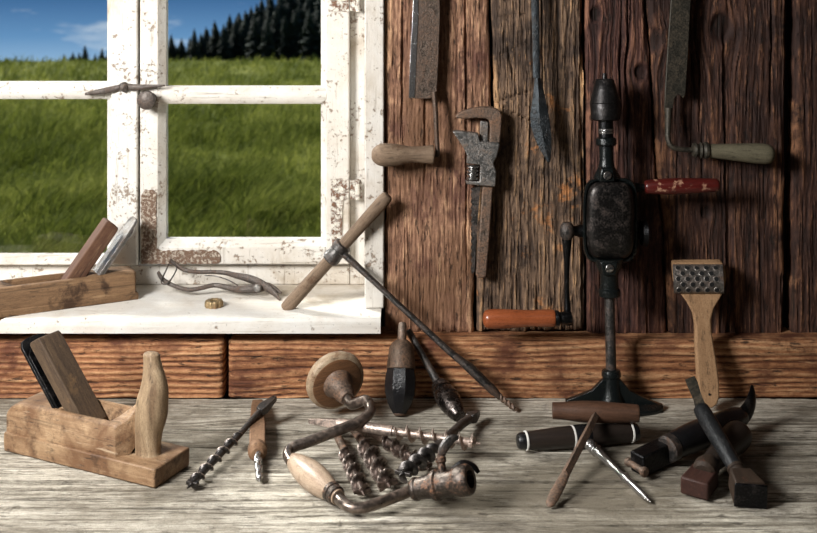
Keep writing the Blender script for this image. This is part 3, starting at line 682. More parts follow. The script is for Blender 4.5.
# flange that sweeps up towards the horn, and a hollow at the outer corner
Z_ = Z_+.022*sstep(.150, .180, S_)**1.5*np.exp(-((W_-.034)/.014)**2)
Wp = W_+.0*S_; Sp = S_-.010*sstep(.020, .0, W_)*sstep(.16, .18, S_)
Sp = Sp+.010*sstep(.15, .18, S_)*np.exp(-((W_-.036)/.014)**2)
relief_local('upper_body', 'plane_wood', hp, Mp, Sp, Wp, Z_, None, .041)
m = MB(); m.prism([(0, 0), (.232, 0), (.2325, .022), (.0, .0235), (-.001, .012)], 0, .0645, lambda a, d, b: (a, d, b))
rot_part('base', 'plane_wood', hp, Mp, m, bevel=.0018, seg=2)
hs = [(452, 14.0, 150.5), (446, 13.0, 150), (430, 14.0, 151), (420, 15.6, 152.5), (410, 16.6, 154), (398, 16.2, 155), (386, 14.4, 157), (375, 12, 157), (364, 9.8, 155.5), (356, 8.7, 154.3), (352.5, 8.2, 153.8), (351, 6.5, 153.4)]
rings = []
for v, r, u in [(a.x, a.y, a.z) for a in cr([Vector(h) for h in hs], 4)]:
    z = .0225+(450-v)*.00119; s = .1945+(u-148)*.00119/.907; rr = r*.00119
    rings.append([Vector((s+rr*1.03*math.cos(2*PI*j/28), .031+rr*.82*math.sin(2*PI*j/28), z)) for j in range(28)])
horn = MB().loft(rings); 
q_ = wood('horn_wood', [(.22, hx(60, 44, 32)), (.42, hx(118, 96, 74)), (.58, hx(158, 136, 108)), (.8, hx(200, 178, 150))], g='Z', fine=200, coarse=60, bump=.4, rough=.6, crack=.6, wear=.7); MT['horn_wood'] = q_
rot_part('horn', 'horn_wood', hp, Mp, horn, smooth=60)
wedge_set(hp, Mp, (.112, .032, .038), (.034, .032, .137), .036, .019, (.092, .032, .034), (.013, .032, .133), .044, 'wedge_wood', 'black_iron')

# ---- plane on the sill
O2 = Vector((-.398, 1.4706, .1175)); ang2 = math.atan2(.475, .88); M2 = frame_px(O2, ang2)
sp = thing('hand_plane', O2, 'darker wooden hand plane without a horn, lying on the white window sill', 'hand plane')
S_, W_ = np.meshgrid(np.linspace(-.245, .0, 150), np.linspace(0, .052, 50), indexing='ij')
top = .0405+0*S_; wc = np.abs(W_-.026)
cav = sstep(.0175, .0155, wc)*sstep(-.186, -.178, S_)*sstep(-.070, -.076, S_)
fl = .010+.029*np.clip((-.10-S_)/.08, 0, 1)
Z_ = top*(1-cav)+np.minimum(fl, top)*cav
ed = np.minimum(W_, .052-W_); Z_ = Z_-.003*np.exp(-ed/.002)-.003*np.exp(-(-S_)/.003)+.001*(fbm(S_*40, W_*40, 311, 3)-.5)
Sp = S_-.004*sstep(.012, 0, W_)*sstep(-.02, 0, S_)
relief_local('body', 'plane_wood_dark', sp, M2, Sp, W_, Z_, None, .0402)
m = MB(); m.box((-.244, -.0022, 0), (.001, .054, .010)); rot_part('sole_moulding', 'plane_wood_dark', sp, M2, m, bevel=.0018)
wedge_set(sp, M2, (-.096, .026, .024), (-.032, .026, .112), .030, .022, (-.068, .026, .020), (.002, .026, .115), .038, 'wedge_red', 'steel')

# ---- pliers on the sill
def lean(u, v): return P(u, v, np.interp(v, [260, 300], [1.528, 1.462]))
pl = thing('pliers', T(258, 292, .118), 'long-handled rusty pliers with a wire loop holding the handles, on the sill', 'pliers')
up_ = [(170.3, 260.5), (175, 264), (184.7, 270), (198, 272), (213, 272), (226, 273), (236, 275.5), (247, 278), (255, 281), (263, 285), (271, 290.5), (276, 295), (279.5, 300)]
lo_ = [(157.5, 273), (161, 279), (167, 283.5), (176, 287.5), (188, 290.5), (200, 289), (213, 286), (224, 287.5), (236, 290), (247, 290), (258, 289), (266, 287), (273, 289), (281, 294)]
MB().tube(cr([lean(*p) for p in up_], 4), crf([.0028, .0034, .0032, .003, .0032, .0036, .0044, .0056, .0064, .0062, .005, .0036, .0012], 4), 12, .62, up=(0, 1, 0)).build('handle', 'old_iron', pl)
MB().tube(cr([lean(*p)+Vector((0, .004, 0)) for p in lo_], 4), crf([.0028, .0034, .0032, .003, .0032, .0032, .0034, .004, .005, .0062, .0066, .0058, .004, .0016], 4), 12, .62, up=(0, 1, 0)).build('handle', 'old_iron', pl)
c = lean(258, 288)
MB().lathe([(.0055, 0), (.0058, .003), (.004, .0055), (.0005, .006)], 18, M=fr(c+Vector((0, -.001, 0)), c+Vector((0, -.02, .002)))).build('rivet', 'steel', pl)
loop = [(171, 260), (166.5, 270), (162, 280.5), (165, 283.5), (170, 281), (177, 269), (175.5, 264), (171, 260)]
MB().tube(cr([lean(*p)+Vector((0, -.004, 0)) for p in loop], 5), .0011, 8).build('wire_loop', 'iron', pl)
MB().tube(cr([lean(*p)+Vector((0, -.002, 0)) for p in [(205, 275), (217, 276), (229, 280), (238, 285)]], 5), .0010, 8).build('spring', 'iron', pl)

# ---- castle nut
n0 = T(214, 306.5, .118); n0.z = .118
nt = thing('castle_nut', n0, 'small round brass-coloured castle nut lying alone on the white sill', 'nut')
m = MB(); rings = []
for (r, z, k) in ((.0058, 0, 0), (.0132, 0, 1), (.0132, .0062, 1), (.0118, .0092, 1), (.0070, .0092, 0), (.0056, .0080, 0)):
    rings.append([Vector((r*(1-(.10 if (k and (j//2) % 2) else 0))*math.cos(2*PI*j/40), r*(1-(.10 if (k and (j//2) % 2) else 0))*math.sin(2*PI*j/40), z)) for j in range(40)])
m.loft(rings, close=True); m.build('nut_body', 'brass', nt, frame=Matrix.Translation(n0), smooth=30)

# ---- T-handled auger leaning on the window
A = P(285.5, 309, 1.424); B = P(388.5, 195, 1.404)
ta = thing('t_handle_auger', (A.x, A.y, .118), 'long auger with grey wooden cross handle, leaning from window sill to bench', 'auger')
L = (B-A).length
lathe_part('handle', 'handle_wood', ta, A, B, sm([(0, .0078), (.015, .0092), (.10, .0096), (.35, .0088), (.5, .0086), (.7, .0087), (.9, .0094), (.97, .0090), (.995, .0070), (1, .003)], 4), 26)
mid = A.lerp(B, .505); d = (B-A).normalized()
lathe_part('ferrule', 'iron', ta, mid-d*.017, mid+d*.015, [(0, .0108), (.06, .0125), (.30, .0125), (.34, .0116), (.62, .0116), (.66, .0130), (.95, .0130), (1, .0108)], 26)
s0 = P(344, 254, 1.404); s1 = P(450, 352, 1.368); s2 = P(470, 368, 1.364); s3 = P(499, 396, 1.358); s4 = T(517, 411, .003)
MB().tube([s0, s0.lerp(s1, .3), s0.lerp(s1, .7), s1, s1.lerp(s2, .6), s2, s2.lerp(s3, .8), s3], [.0062, .0048, .0052, .0056, .0066, .0082, .0076, .0050], 16, .8).build('shaft', 'iron', ta)
L3 = (s4-s3).length
m = MB(); rings = []
for i in range(40):
    t = i/39; ph = t*2*PI*2.2; r = .0048*(1-.25*t) if t < .85 else .0036*(1-(t-.85)/.15)+.0004
    rings.append([Vector((r*(.55+.45*abs(math.cos(2*PI*j/20-ph)))*math.cos(2*PI*j/20), r*(.55+.45*abs(math.cos(2*PI*j/20-ph)))*math.sin(2*PI*j/20), t*L3)) for j in range(20)])
m.loft(rings).build('twisted_tip', 'rust', ta, frame=fr(s3, s4))

# ---- wall tools
def pxplate(poly, y, t, f=None): return MB().prism([((u-408.5)*y/1000, HC-(v-10)*y/1000) for u, v in poly], y, y+t)
# left drawknife
dk = thing('drawknife', P(425, 60, 1.415), 'drawknife hanging beside the window, bright-edged blade and grey wooden handle', 'drawknife')
yb = 1.411
MB_ = pxplate([(414.5, -120), (439.5, -120), (440, 20), (438.5, 60), (436.5, 97), (428, 99), (413.5, 98.5), (413, 60), (415, 20)], yb, .0035); MB_.build('blade', 'blade_brown', dk, bevel=.0008)
pxplate([(415.5, -120), (419, -120), (418.5, 20), (416.5, 60), (415, 98), (408.8, 98), (409.8, 60), (412, 20), (414, -20)], yb-.0008, .003).build('cutting_edge', 'bright', dk, bevel=.0007)
for s in (1, -1):
    vv = (lambda v: v) if s == 1 else (lambda v: -20-v)
    tg = [P(434, vv(92), 1.412), P(435.5, vv(110), 1.408), P(436.5, vv(135), 1.406), P(437.5, vv(152), 1.406), P(437, vv(157), 1.406)]
    MB().tube(cr(tg, 4), crf([.0048, .0046, .0042, .0042, .0034], 4), 12, .8).build('tang', 'blade_brown', dk)
    lathe_part('handle', 'handle_wood' if s == 1 else 'handle_wood', dk, P(371.5, vv(155), 1.402), P(434, vv(154.5), 1.406), sm([(0, .004), (.03, .0095), (.12, .0148), (.25, .0162), (.42, .0148), (.6, .0118), (.75, .0115), (.9, .0128), (.985, .0132), (1, .0100)], 4), 26)
# wrench
wr = thing('adjustable_wrench', P(480, 190, 1.418), 'old iron adjustable wrench hanging on the boards between drawknife and dark chisel', 'wrench')
pxplate([(455, 117), (457.5, 113.8), (463, 110.8), (471, 108.5), (482, 106.8), (493, 107), (500, 110.5), (502.3, 116), (501.5, 130), (500.5, 143), (489, 145), (490, 130), (489.5, 121), (486, 118.5), (477, 118), (466, 119), (457, 118.5)], 1.406, .011).build('fixed_jaw', 'rust', wr, bevel=.0022, seg=3)
pxplate([(480.5, 121), (488.5, 122), (488, 143), (479.5, 143)], 1.409, .008).build('rack_end', 'steel', wr, bevel=.0012)
pxplate([(452.5, 132), (457, 130.8), (478.5, 133.5), (480, 141.5), (499, 142.5), (500, 145), (497, 157), (493.5, 163), (496.5, 172), (495.5, 187), (466.5, 184.5), (465.6, 181), (479.5, 181.5), (480.5, 165), (466.6, 163.5), (467.5, 156), (463.5, 148), (457, 138)], 1.4025, .0145).build('sliding_jaw', 'steel', wr, bevel=.0016, seg=3)
wy = 1.4065; m = MB()
a = P(473, 164.5, wy+.003); b = P(472.3, 180.5, wy+.003); Lw = (b-a).length; prof = []
for i in range(4):
    t0 = i/4; prof += [(t0+.01, .0052), (t0+.05, .0085), (t0+.16, .0085), (t0+.20, .0052)]
lathe_part('worm_screw', 'bright', wr, a, b, prof, 20)
pxplate([(482.5, 186), (493, 186.5), (489.5, 240), (486.5, 276), (484, 278.5), (477.5, 278), (475.8, 275), (479.5, 230)], 1.409, .008).build('handle', 'rust', wr, bevel=.002, seg=3)
rk = [(470, 185), (481, 186), (478, 215), (476, 240), (474.3, 262)]+[(472.8-.0*i+(1.2 if i % 2 else -.6)+(0 if i < 0 else 0)-(.11*i-2.3)*0, 258-i*3.0) for i in range(24)]
pxplate([(480.5, 186), (477.5, 222), (474.5, 272), (471.8, 274)]+[(471.4-.055*i+(.9 if i % 2 else -.4)+(i*.05), 268-i*3.3) for i in range(25)], 1.412, .006).build('rack', 'iron', wr)
# dark long chisel
ch = thing('long_chisel', P(538, 100, 1.415), 'blue-black long-shanked chisel with a leaf-shaped blade hanging on the grey board', 'chisel')
MB().tube([P(533, -90, 1.412), P(535, 0, 1.408), P(536, 40, 1.404), P(536.5, 78, 1.402)], [.0052, .0056, .0052, .0050], 14, .45, up=(0, 1, 0)).build('shank', 'blue_steel', ch)
rows = [(70, 534.2, 538.8), (80, 534.4, 541), (92, 533.4, 544), (104, 531.6, 546.6), (115, 530.2, 548.8), (126, 530.8, 550.4), (138, 534.6, 551.6), (148, 539, 551.6), (156, 543.6, 551), (162, 547.6, 550.2)]
rings = []
for v, a_, b_ in rows:
    y = np.interp(v, [70, 162], [1.401, 1.396]); w = (b_-a_)/2; c_ = (a_+b_)/2; th = .0042 if v < 155 else .002
    rings.append([P(a_, v, y+.003), P(a_, v, y+.005), P(c_, v, y+.007), P(b_, v, y+.006), P(b_, v, y+.004), P(c_, v, y+.003-th)])
MB().loft(rings).build('blade', 'blue_steel', ch, smooth=20, bevel=.0005)

# ---- hand drill
def dy(v): return float(np.interp(v, [75, 410], [1.388, 1.362]))
def au(v): return 604.6+(v-75)*.0222
def DP(v, du=0, dyy=0): return P(au(v)+du, v, dy(v)+dyy)
hd = thing('hand_drill', T(611.5, 407), 'large black hand-cranked drill standing upright on its foot against the wall', 'drill')
def dl(name, mat, v0, v1, prof, parent=hd, seg=32): # prof (v, r px)
    a, b = DP(v0), DP(v1); k = 1.375/1000
    return lathe_part(name, mat, parent, a, b, [((v-v0)/(v1-v0), r*k) for v, r in prof], seg)
dl('chuck', 'chuck_black', 73, 122, [(73, .5), (73.5, 2.4), (78.5, 2.6), (78.8, 8), (80, 9.2), (90, 12), (100, 14.6), (102.5, 15.4), (103.2, 14.9), (104.2, 15.3), (119, 14.4), (120.5, 12.5), (121, 7), (122, 6)])
dl('spindle', 'black_iron', 120, 140, [(120, 7.4), (140, 7.4)])
dl('bright_ring', 'bright', 128, 134, [(128, 6.9), (128.6, 7.7), (130.6, 7.7), (131, 7.2), (131.6, 7.7), (133.4, 7.6), (134, 6.9)])
dl('collar', 'green_black', 137, 178, [(137, 7.5), (138.5, 10), (144, 10.4), (145.5, 9.2), (146.5, 7.2), (160, 7.0), (167, 8), (172, 11), (178, 14)])
def rrect(cu, cv, hw, hh, n=5.0, seg=48):
    out = []
    for j in range(seg):
        a = 2*PI*j/seg; c, s = math.cos(a), math.sin(a)
        out.append((cu+hw*math.copysign(abs(c)**(2/n), c), cv+hh*math.copysign(abs(s)**(2/n), s)))
    return out
def rings_rr(levels, cu=610.5, cv=220.5, n=4.6): # (half w, half h, y)
    return [[P(u, v, y) for u, v in rrect(cu, cv, hw, hh, n)] for hw, hh, y in levels]
MB().loft(rings_rr([(25, 40, 1.405), (27.5, 42.5, 1.400), (28, 43, 1.372), (27, 42, 1.368), (25.2, 40.2, 1.368), (24.6, 39.6, 1.372)])).build('gear_housing', 'green_black', hd, smooth=30)
MB().loft(rings_rr([(24.2, 39, 1.374), (24, 38.8, 1.366), (23, 37.8, 1.3615), (21, 35.6, 1.358), (17.5, 32, 1.3555), (12, 26, 1.354), (6, 14, 1.3535)], n=4.2)).build('gear_cover', 'cover_steel', hd, smooth=60)
for v, ang_ in ((175, .8), (267.6, .15)):
    c = DP(v, 0, -.0155)
    bp = [(c.x-.011, c.z-.009), (c.x+.011, c.z-.009), (c.x+.008, c.z+.010), (c.x-.008, c.z+.010)] if v < 200 else [(c.x-.009, c.z-.010), (c.x+.009, c.z-.010), (c.x+.012, c.z+.009), (c.x-.012, c.z+.009)]
    MB().prism(bp, c.y-.004, c.y+.012).build('screw_boss', 'green_black', hd, bevel=.002)
    m = MB(); m.lathe([(.0055, 0), (.0058, .0015), (.0045, .0030), (.0005, .0034)], 20, M=fr(c+Vector((0, -.0035, 0)), c+Vector((0, -.02, 0))))
    sc_ = m.build('screw', 'bright', hd)
    f = fr(c+Vector((0, -.0065, 0)), c+Vector((0, -.02, 0)), (math.cos(ang_), 0, math.sin(ang_))); m = MB(); m.box((-.0054, -.0007, -.001), (.0054, .0007, .0006)); m.build('slot', 'hole', sc_, frame=f)  # black bar painted as the shaded screw slot
dl('neck', 'green_black', 258, 297, [(258, 15), (266, 13), (272, 9.5), (276, 8.6), (288, 9.2), (289.5, 10.6), (292, 10.9), (296, 10.2), (297, 5.5)])
dl('shaft', 'iron', 296, 373, [(296, 5.0), (373, 5.2)])
dl('foot_socket', 'green_black', 369, 402, [(369, 6), (370, 8.8), (373, 9.6), (376, 9.6), (377, 8.6), (390, 9.2), (402, 13)])
# foot: curved breast plate with two webs
yf = 1.360; c0 = T(611.5, 407)
m = MB(); rings = []
for i in range(25):
    t = i/24; x = (-50+100*t)*.00136; w = .026*math.sqrt(max(.02, 1-(2*t-1)**2))+.001; zt = .0075+.004*(1-(2*t-1)**2); zlo = .0
    rings.append([Vector((c0.x+x, yf-w, zlo)), Vector((c0.x+x, yf-w, zt*.45)), Vector((c0.x+x, yf-w*.45, zt)), Vector((c0.x+x, yf+w*.45, zt)), Vector((c0.x+x, yf+w, zt*.45)), Vector((c0.x+x, yf+w, zlo))])
m.loft(rings); m.build('foot_plate', 'green_black', hd, bevel=.001, smooth=40)
pxplate([(566, 401), (578, 396.5), (592, 391), (603, 380), (621, 380), (630, 391), (644, 398), (658, 404), (658, 405), (566, 405)], yf-.004, .008).build('web', 'green_black', hd, bevel=.002)
# side handle
lathe_part('handle_stem', 'black_iron', hd, P(634, 187.5, 1.385), P(648, 187, 1.383), [(0, .0062), (.4, .0062), (.5, .0048), (1, .0048)], 18)
lathe_part('side_handle', 'red_wood', hd, P(644.5, 187, 1.383), P(719.5, 185, 1.376), sm([(0, .006), (.02, .0088), (.12, .0102), (.35, .0112), (.6, .0108), (.82, .0096), (.95, .0090), (.99, .0070), (1, .003)], 4), 26)
# gear wheel at the right of the housing
lathe_part('gear_wheel', 'black_iron', hd, P(638, 233, 1.388), P(649, 233, 1.388), [(0, .008), (.2, .010), (.3, .017), (.7, .019), (.8, .016), (1, .007)], 36)
# crank on the left
lathe_part('crank_spindle', 'black_iron', hd, P(586, 231, 1.385), P(563, 231, 1.378), [(0, .009), (.3, .009), (.4, .007), (1, .007)], 18)
cr_arm = MB().tube(cr([P(567, 226, 1.380), P(567, 240, 1.378), P(566.8, 262, 1.380), P(566.8, 290, 1.382), P(567.5, 312, 1.380), P(568, 325, 1.378)], 5), crf([.0085, .0070, .0040, .0036, .0048, .0052], 5), 16).build('crank_arm', 'black_iron', hd)
kb = MB(); kb.lathe([(.001, 0), (.006, .001), (.0095, .006), (.0102, .013), (.0088, .020), (.006, .024), (.001, .0245)], 22, M=fr(P(567, 240, 1.374), P(567, 220, 1.374))); kb.build('crank_hub', 'iron', hd)
lathe_part('crank_elbow', 'black_iron', hd, P(553, 318.5, 1.372), P(571, 317.5, 1.374), [(0, .0088), (.1, .0105), (.3, .0105), (.4, .0078), (.7, .0092), (1, .0085)], 20)
lathe_part('crank_handle', 'orange_wood', hd, P(482.5, 319, 1.372), P(555, 318, 1.372), sm([(0, .002), (.015, .0075), (.06, .0120), (.2, .0132), (.45, .0122), (.65, .0112), (.85, .0116), (.98, .0112), (1, .009)], 4), 28)

# right drawknife
d2 = thing('drawknife', P(678, 60, 1.412), 'drawknife hanging right of the drill, olive dull blade and olive grey handle', 'drawknife')
yb = 1.408
pxplate([(671.5, -110), (691.5, -110), (691, 0), (688.5, 50), (685.8, 94), (683.5, 98.5), (680.5, 95), (678, 94.5), (674.5, 99), (672.4, 112), (664.5, 112), (665, 92), (667.5, 50), (671, 0)], yb, .0035).build('blade', 'olive_iron', d2, bevel=.001)
for s in (1, -1):
    vv = (lambda v: v) if s == 1 else (lambda v: -20-v)
    tg = [P(668.5, vv(108), 1.409), P(668, vv(125), 1.406), P(668.2, vv(140), 1.402), P(672.5, vv(147), 1.400), P(682, vv(149.5), 1.400), P(696, vv(150), 1.400)]
    MB().tube(cr(tg, 5), crf([.0064, .0054, .0046, .0044, .0042, .0042], 5), 12, .85).build('tang', 'olive_iron', d2)
    lathe_part('ferrule', 'olive_iron', d2, P(692, vv(150), 1.400), P(709, vv(150.5), 1.400), [(0, .004), (.05, .0090), (.2, .0105), (.4, .0085), (.5, .0115), (.62, .0095), (.75, .0120), (.9, .0118), (1, .009)], 22)
    lathe_part('handle', 'olive_wood', d2, P(705, vv(150.5), 1.400), P(774.5, vv(154.5), 1.398), sm([(0, .0085), (.1, .0098), (.3, .0112), (.55, .0130), (.75, .0142), (.9, .0138), (.975, .0095), (1, .003)], 4), 26)

# ---- scaler paddle with grater head
fs = thing('fish_scaler', T(709, 409), 'wooden paddle with a perforated metal grater head, leaning upright on the wall', 'scaler')
pol = [(672.8, 263.5), (696, 263), (722.8, 262.8), (726, 270), (726.6, 279), (725, 290), (720.5, 299), (714.5, 309), (711.5, 320), (712.3, 333), (715, 350), (718, 368), (719.8, 385), (720, 398), (717.5, 405), (712.5, 409), (706, 408), (700.5, 401), (698.5, 388), (697, 368), (695.8, 345), (695.5, 325), (693, 314), (686.5, 302), (679, 292), (674.5, 284), (673.2, 272)]
py_ = lambda v: float(np.interp(v, [262, 409], [1.402, 1.345]))
f0 = [P(u, v, py_(v)) for u, v in pol]; f1 = [p+Vector((0, .012, .003)) for p in f0]
MB().loft([f0, f1]).build('paddle', 'paddle_wood', fs, bevel=.0028, seg=3)
hpx = P(709.5, 394.5, py_(394.5)-.0004); MB().lathe([(.0016, 0), (.0016, .0012)], 12, M=fr(hpx+Vector((0, .0005, 0)), hpx+Vector((0, -.01, -.002)))).build('hanging_hole', 'hole', fs)  # small black disc stands in for the shaded hole
n1, n2 = 15, 24; Gd = [[None]*n2 for _ in range(n1)]; m = MB()
def gpt(a, b, off=0.0): # a across 0..1, b down 0..1
    u = 673.5+50*a; v = 264.5+29*b; y = py_(v)-.002-.010*math.sin(PI*min(max(b, 0), 1))**.6*1.0-off
    if b > 1: y = py_(v)
    return P(u+1.5*(b-.5), v, y)
fv = [[gpt(i/(n1-1), j/(n2-1)) for j in range(n2)] for i in range(n1)]
rings = [[p for p in row]+[p+Vector((0, .0016, 0)) for p in reversed(row)] for row in fv]
gp = m.loft(rings).build('grater_plate', 'grater', fs, smooth=50, bevel=0)
for r in range(5):
    for c_ in range(5):
        a = (.10+.19*c_+(.095 if r % 2 else 0)); b = .12+.19*r
        if a > .95: continue
        p = gpt(a, b); q2 = gpt(a, b, .01)
        nrm = (gpt(min(a+.02, 1), b)-gpt(a-.02, b)).cross(gpt(a, b+.02)-gpt(a, b-.02)).normalized()
        if nrm.y > 0: nrm = -nrm
        hh = MB().lathe([(.0048, -.0004), (.0042, .0004), (.0036, .0006), (.0032, .0005), (.0032, .0001)], 14, M=fr(p, p+nrm)).build('tooth', 'grater', gp)
        MB().lathe([(.0034, .0004), (.0003, .0005)], 12, M=fr(p, p+nrm)).build('tooth_hole', 'hole', fs)  # black disc gives each tooth opening its dark inside

# ---- gimlets with cross handles
g1A, g1B = T(516.8, 441.5, .0134), T(638.5, 431.5, .0134)
g2 = thing('gimlet', T(585, 446), 'gimlet with black cross handle ringed in white and a slim bright shaft', 'gimlet')
d = g1B-g1A
lathe_part('handle', 'dark_turned', g2, g1A+d*.075, g1A+d*.93, sm([(0, .0102), (.1, .0112), (.3, .0128), (.5, .0132), (.7, .0128), (.9, .0120), (1, .0116)], 3), 28)
lathe_part('end_cap', 'black_gloss', g2, g1A, g1A+d*.07, [(0, .004), (.1, .0080), (.4, .0100), (1, .0104)], 26)
lathe_part('end_cap', 'black_gloss', g2, g1A+d*.94, g1A+d, [(0, .0118), (.5, .0116), (.85, .0095), (1, .005)], 26)
for t in (.073, .935): lathe_part('white_ring', 'ivory', g2, g1A+d*(t-.008), g1A+d*(t+.008), [(0, .0108 if t < .5 else .0116), (.15, .0118 if t < .5 else .0125), (.85, .0118 if t < .5 else .0125), (1, .0108 if t < .5 else .0116)], 26)
lathe_part('white_ring', 'ivory', g2, g1A+d*.445, g1A+d*.462, [(0, .0128), (.15, .0138), (.85, .0138), (1, .0128)], 26)
lathe_part('middle_sleeve', 'black_gloss', g2, g1A+d*.462, g1A+d*.60, [(0, .0130), (.1, .0138), (.9, .0136), (1, .0126)], 26)
h0 = T(583, 438, .0120); h1 = P(597, 453, 1.200); h2 = P(620, 477, 1.150); h3 = T(650.5, 502, .0035)
pf = [(0, .006), (.10, .0062), (.12, .0075), (.14, .0062), (.17, .0075), (.19, .0062), (.22, .0075), (.24, .0060), (.30, .0056), (.5, .0040), (.62, .0034), (.64, .0052), (.67, .0052), (.69, .0040), (.85, .0044), (.94, .0036), (.97, .0016), (1, .0006)]
lathe_part('shaft', 'bright', g2, h0, h3, pf, 20)
A, B = T(552.5, 410.5, .0385), T(639, 413.5, .0385)
g3 = thing('gimlet', T(595, 424), 'gimlet with brown turned cross handle and rusty shell shaft crossing the black handle', 'gimlet')
lathe_part('handle', 'brown_turned', g3, A, B, sm([(0, .0092), (.01, .0100), (.12, .0106), (.3, .0124), (.45, .0130), (.55, .0130), (.75, .0118), (.93, .0108), (.99, .0104), (1, .0090)], 4), 28)
s0 = T(595.5, 415, .0390); s1 = T(590, 427, .0350); e0 = T(548.5, 507, .0035); s2 = s1.lerp(e0, .62)
MB().tube([s0, s1, s1.lerp(s2, .5), s2], [.0048, .0052, .0054, .0054], 4, 1, sq=0).build('shaft', 'rust', g3, bevel=.0005)
MB().tube(cr([s2, s2.lerp(e0, .25), s2.lerp(e0, .6), s2.lerp(e0, .9), e0], 4), crf([.0052, .0062, .0066, .0052, .0008], 4), 14, .55).build('spoon_tip', 'rust', g3)

# ---- three scrapers at the right
def block(u0, A, B, hw, ht, hw2=None, ht2=None, xh=(1, 0, 0)):
    f = fr(A, B, xh); L = (Vector(B)-Vector(A)).length; hw2 = hw2 or hw; ht2 = ht2 or ht
    return MB().loft([[(-hw, -ht, 0), (hw, -ht, 0), (hw, ht, 0), (-hw, ht, 0)], [(-hw2, -ht2, L), (hw2, -ht2, L), (hw2, ht2, L), (-hw2, ht2, L)]]), f
# B: black, hook at the upper right
B0 = T(640, 468, .012); B1 = P(683, 441, 1.208); B2 = P(742, 416, 1.275)
sb = thing('scraper', T(690, 450), 'black scraper with an upturned curved hook, lying under the crossing one', 'scraper')
d = (B2-B1)
m, f = block(0, T(637, 464, .0128), T(672, 447, .0165), .0120, .0105, .0120, .011, (0, 0, 1)); m.build('head_block', 'black_iron', sb, frame=f, bevel=.002)
m, f = block(0, T(630.5, 468.5, .010), T(642, 465, .010), .0105, .0035, .0105, .010, (0, 0, 1))
m = MB(); q0 = T(630, 467, .011); 
lathe_part('rusty_lip', 'rust', sb, T(627, 461, .0100), T(646, 473, .0100), [(0, .004), (.04, .0052), (.14, .0052), (.18, .0038), (.82, .0038), (.86, .0058), (.96, .0058), (1, .004)], 14)
lathe_part('collar', 'iron', sb, P(666, 450, 1.188), P(674, 446, 1.196), [(0, .013), (.15, .0155), (.85, .0155), (1, .013)], 24)
lathe_part('handle', 'black_gloss', sb, P(672, 446.5, 1.194), B2, sm([(0, .0135), (.06, .0155), (.3, .0172), (.55, .0165), (.8, .0150), (.95, .0130), (1, .010)], 4), 28)
hk = [P(738, 419, 1.270), P(744, 415, 1.276), P(749.5, 406, 1.284), P(752, 396, 1.292), P(752.3, 385.5, 1.300)]
MB().tube(cr(hk, 5), crf([.0115, .0115, .0098, .0070, .0026], 5), 14, .55, up=(0, 1, 0)).build('hook', 'black_iron', sb)
# C: short one with reddish block
sc3 = thing('scraper', T(700, 480), 'short scraper with a reddish block head beneath the crossing handles', 'scraper')
a, b = P(697, 484, 1.118), P(711, 466, 1.142); a.z = max(a.z, .0125)
m, f = block(0, T(694, 489, .0110), T(706, 474, .0115), .0158, .0098, .0148, .0098, (1, .25, 0)); m.build('head_block', 'red_block', sc3, frame=f, bevel=.0022)
m, f = block(0, T(691.5, 493.3, .0125), T(692.5, 491.7, .0125), .0015, .0122, .0015, .0122, (1, .25, 0)); 
lathe_part('collar', 'leather', sc3, T(703, 474, .017), T(710, 463, .020), [(0, .010), (.15, .0135), (.5, .0145), (.8, .0125), (1, .011)], 22)
lathe_part('handle', 'dark_turned', sc3, T(709, 465, .019), P(742, 431, 1.226), sm([(0, .0105), (.2, .0125), (.5, .0150), (.75, .0175), (.9, .0165), (.98, .0110), (1, .004)], 4), 28)
# A: crossing over both
sa = thing('scraper', T(744, 497), 'black-handled scraper crossing over the others, brown block head nearest the viewer', 'scraper')
a0 = T(700.5, 408, .062); a1 = T(738, 472, .022)
m, f = block(0, T(750, 494, .0135), T(739, 476, .0195), .0175, .0130, .0120, .0110, (1, .3, 0)); m.build('head_block', 'leather', sa, frame=f, bevel=.002)
m, f = block(0, T(751.2, 496.8, .0132), T(750.5, 495.2, .0134), .0172, .0128, .0178, .0134, (1, .3, 0)); m.build('steel_shoe', 'black_iron', sa, frame=f, bevel=.001)
lathe_part('ferrule', 'leather', sa, T(734.5, 466, .0255), T(740.5, 477, .0190), [(0, .0085), (.1, .0100), (.3, .0104), (.4, .0092), (.8, .0100), (1, .0085)], 24)
lathe_part('handle', 'black_worn', sa, a0, a1, sm([(0, .0070), (.03, .0096), (.3, .0104), (.6, .0098), (.9, .0088), (1, .0082)], 4), 28)
m = MB(); pts = [(690, 378.5, 5.2), (692.5, 384, 5.6), (695, 391, 5.0), (698, 399, 4.6), (701, 408, 5.6)]; rings = []
for u, v, hw in pts:
    y = float(np.interp(v, [378, 408], [1.258, 1.208])); c_ = P(u, v, y); x_ = Vector((.92, 0, .35))*hw*1.26e-3; n_ = Vector((0, .9, .3)).normalized()*.0016
    rings.append([c_-x_-n_, c_+x_-n_, c_+x_+n_, c_-x_+n_])
m.loft(rings).build('tang_blade', 'olive_iron', sa, bevel=.0006)

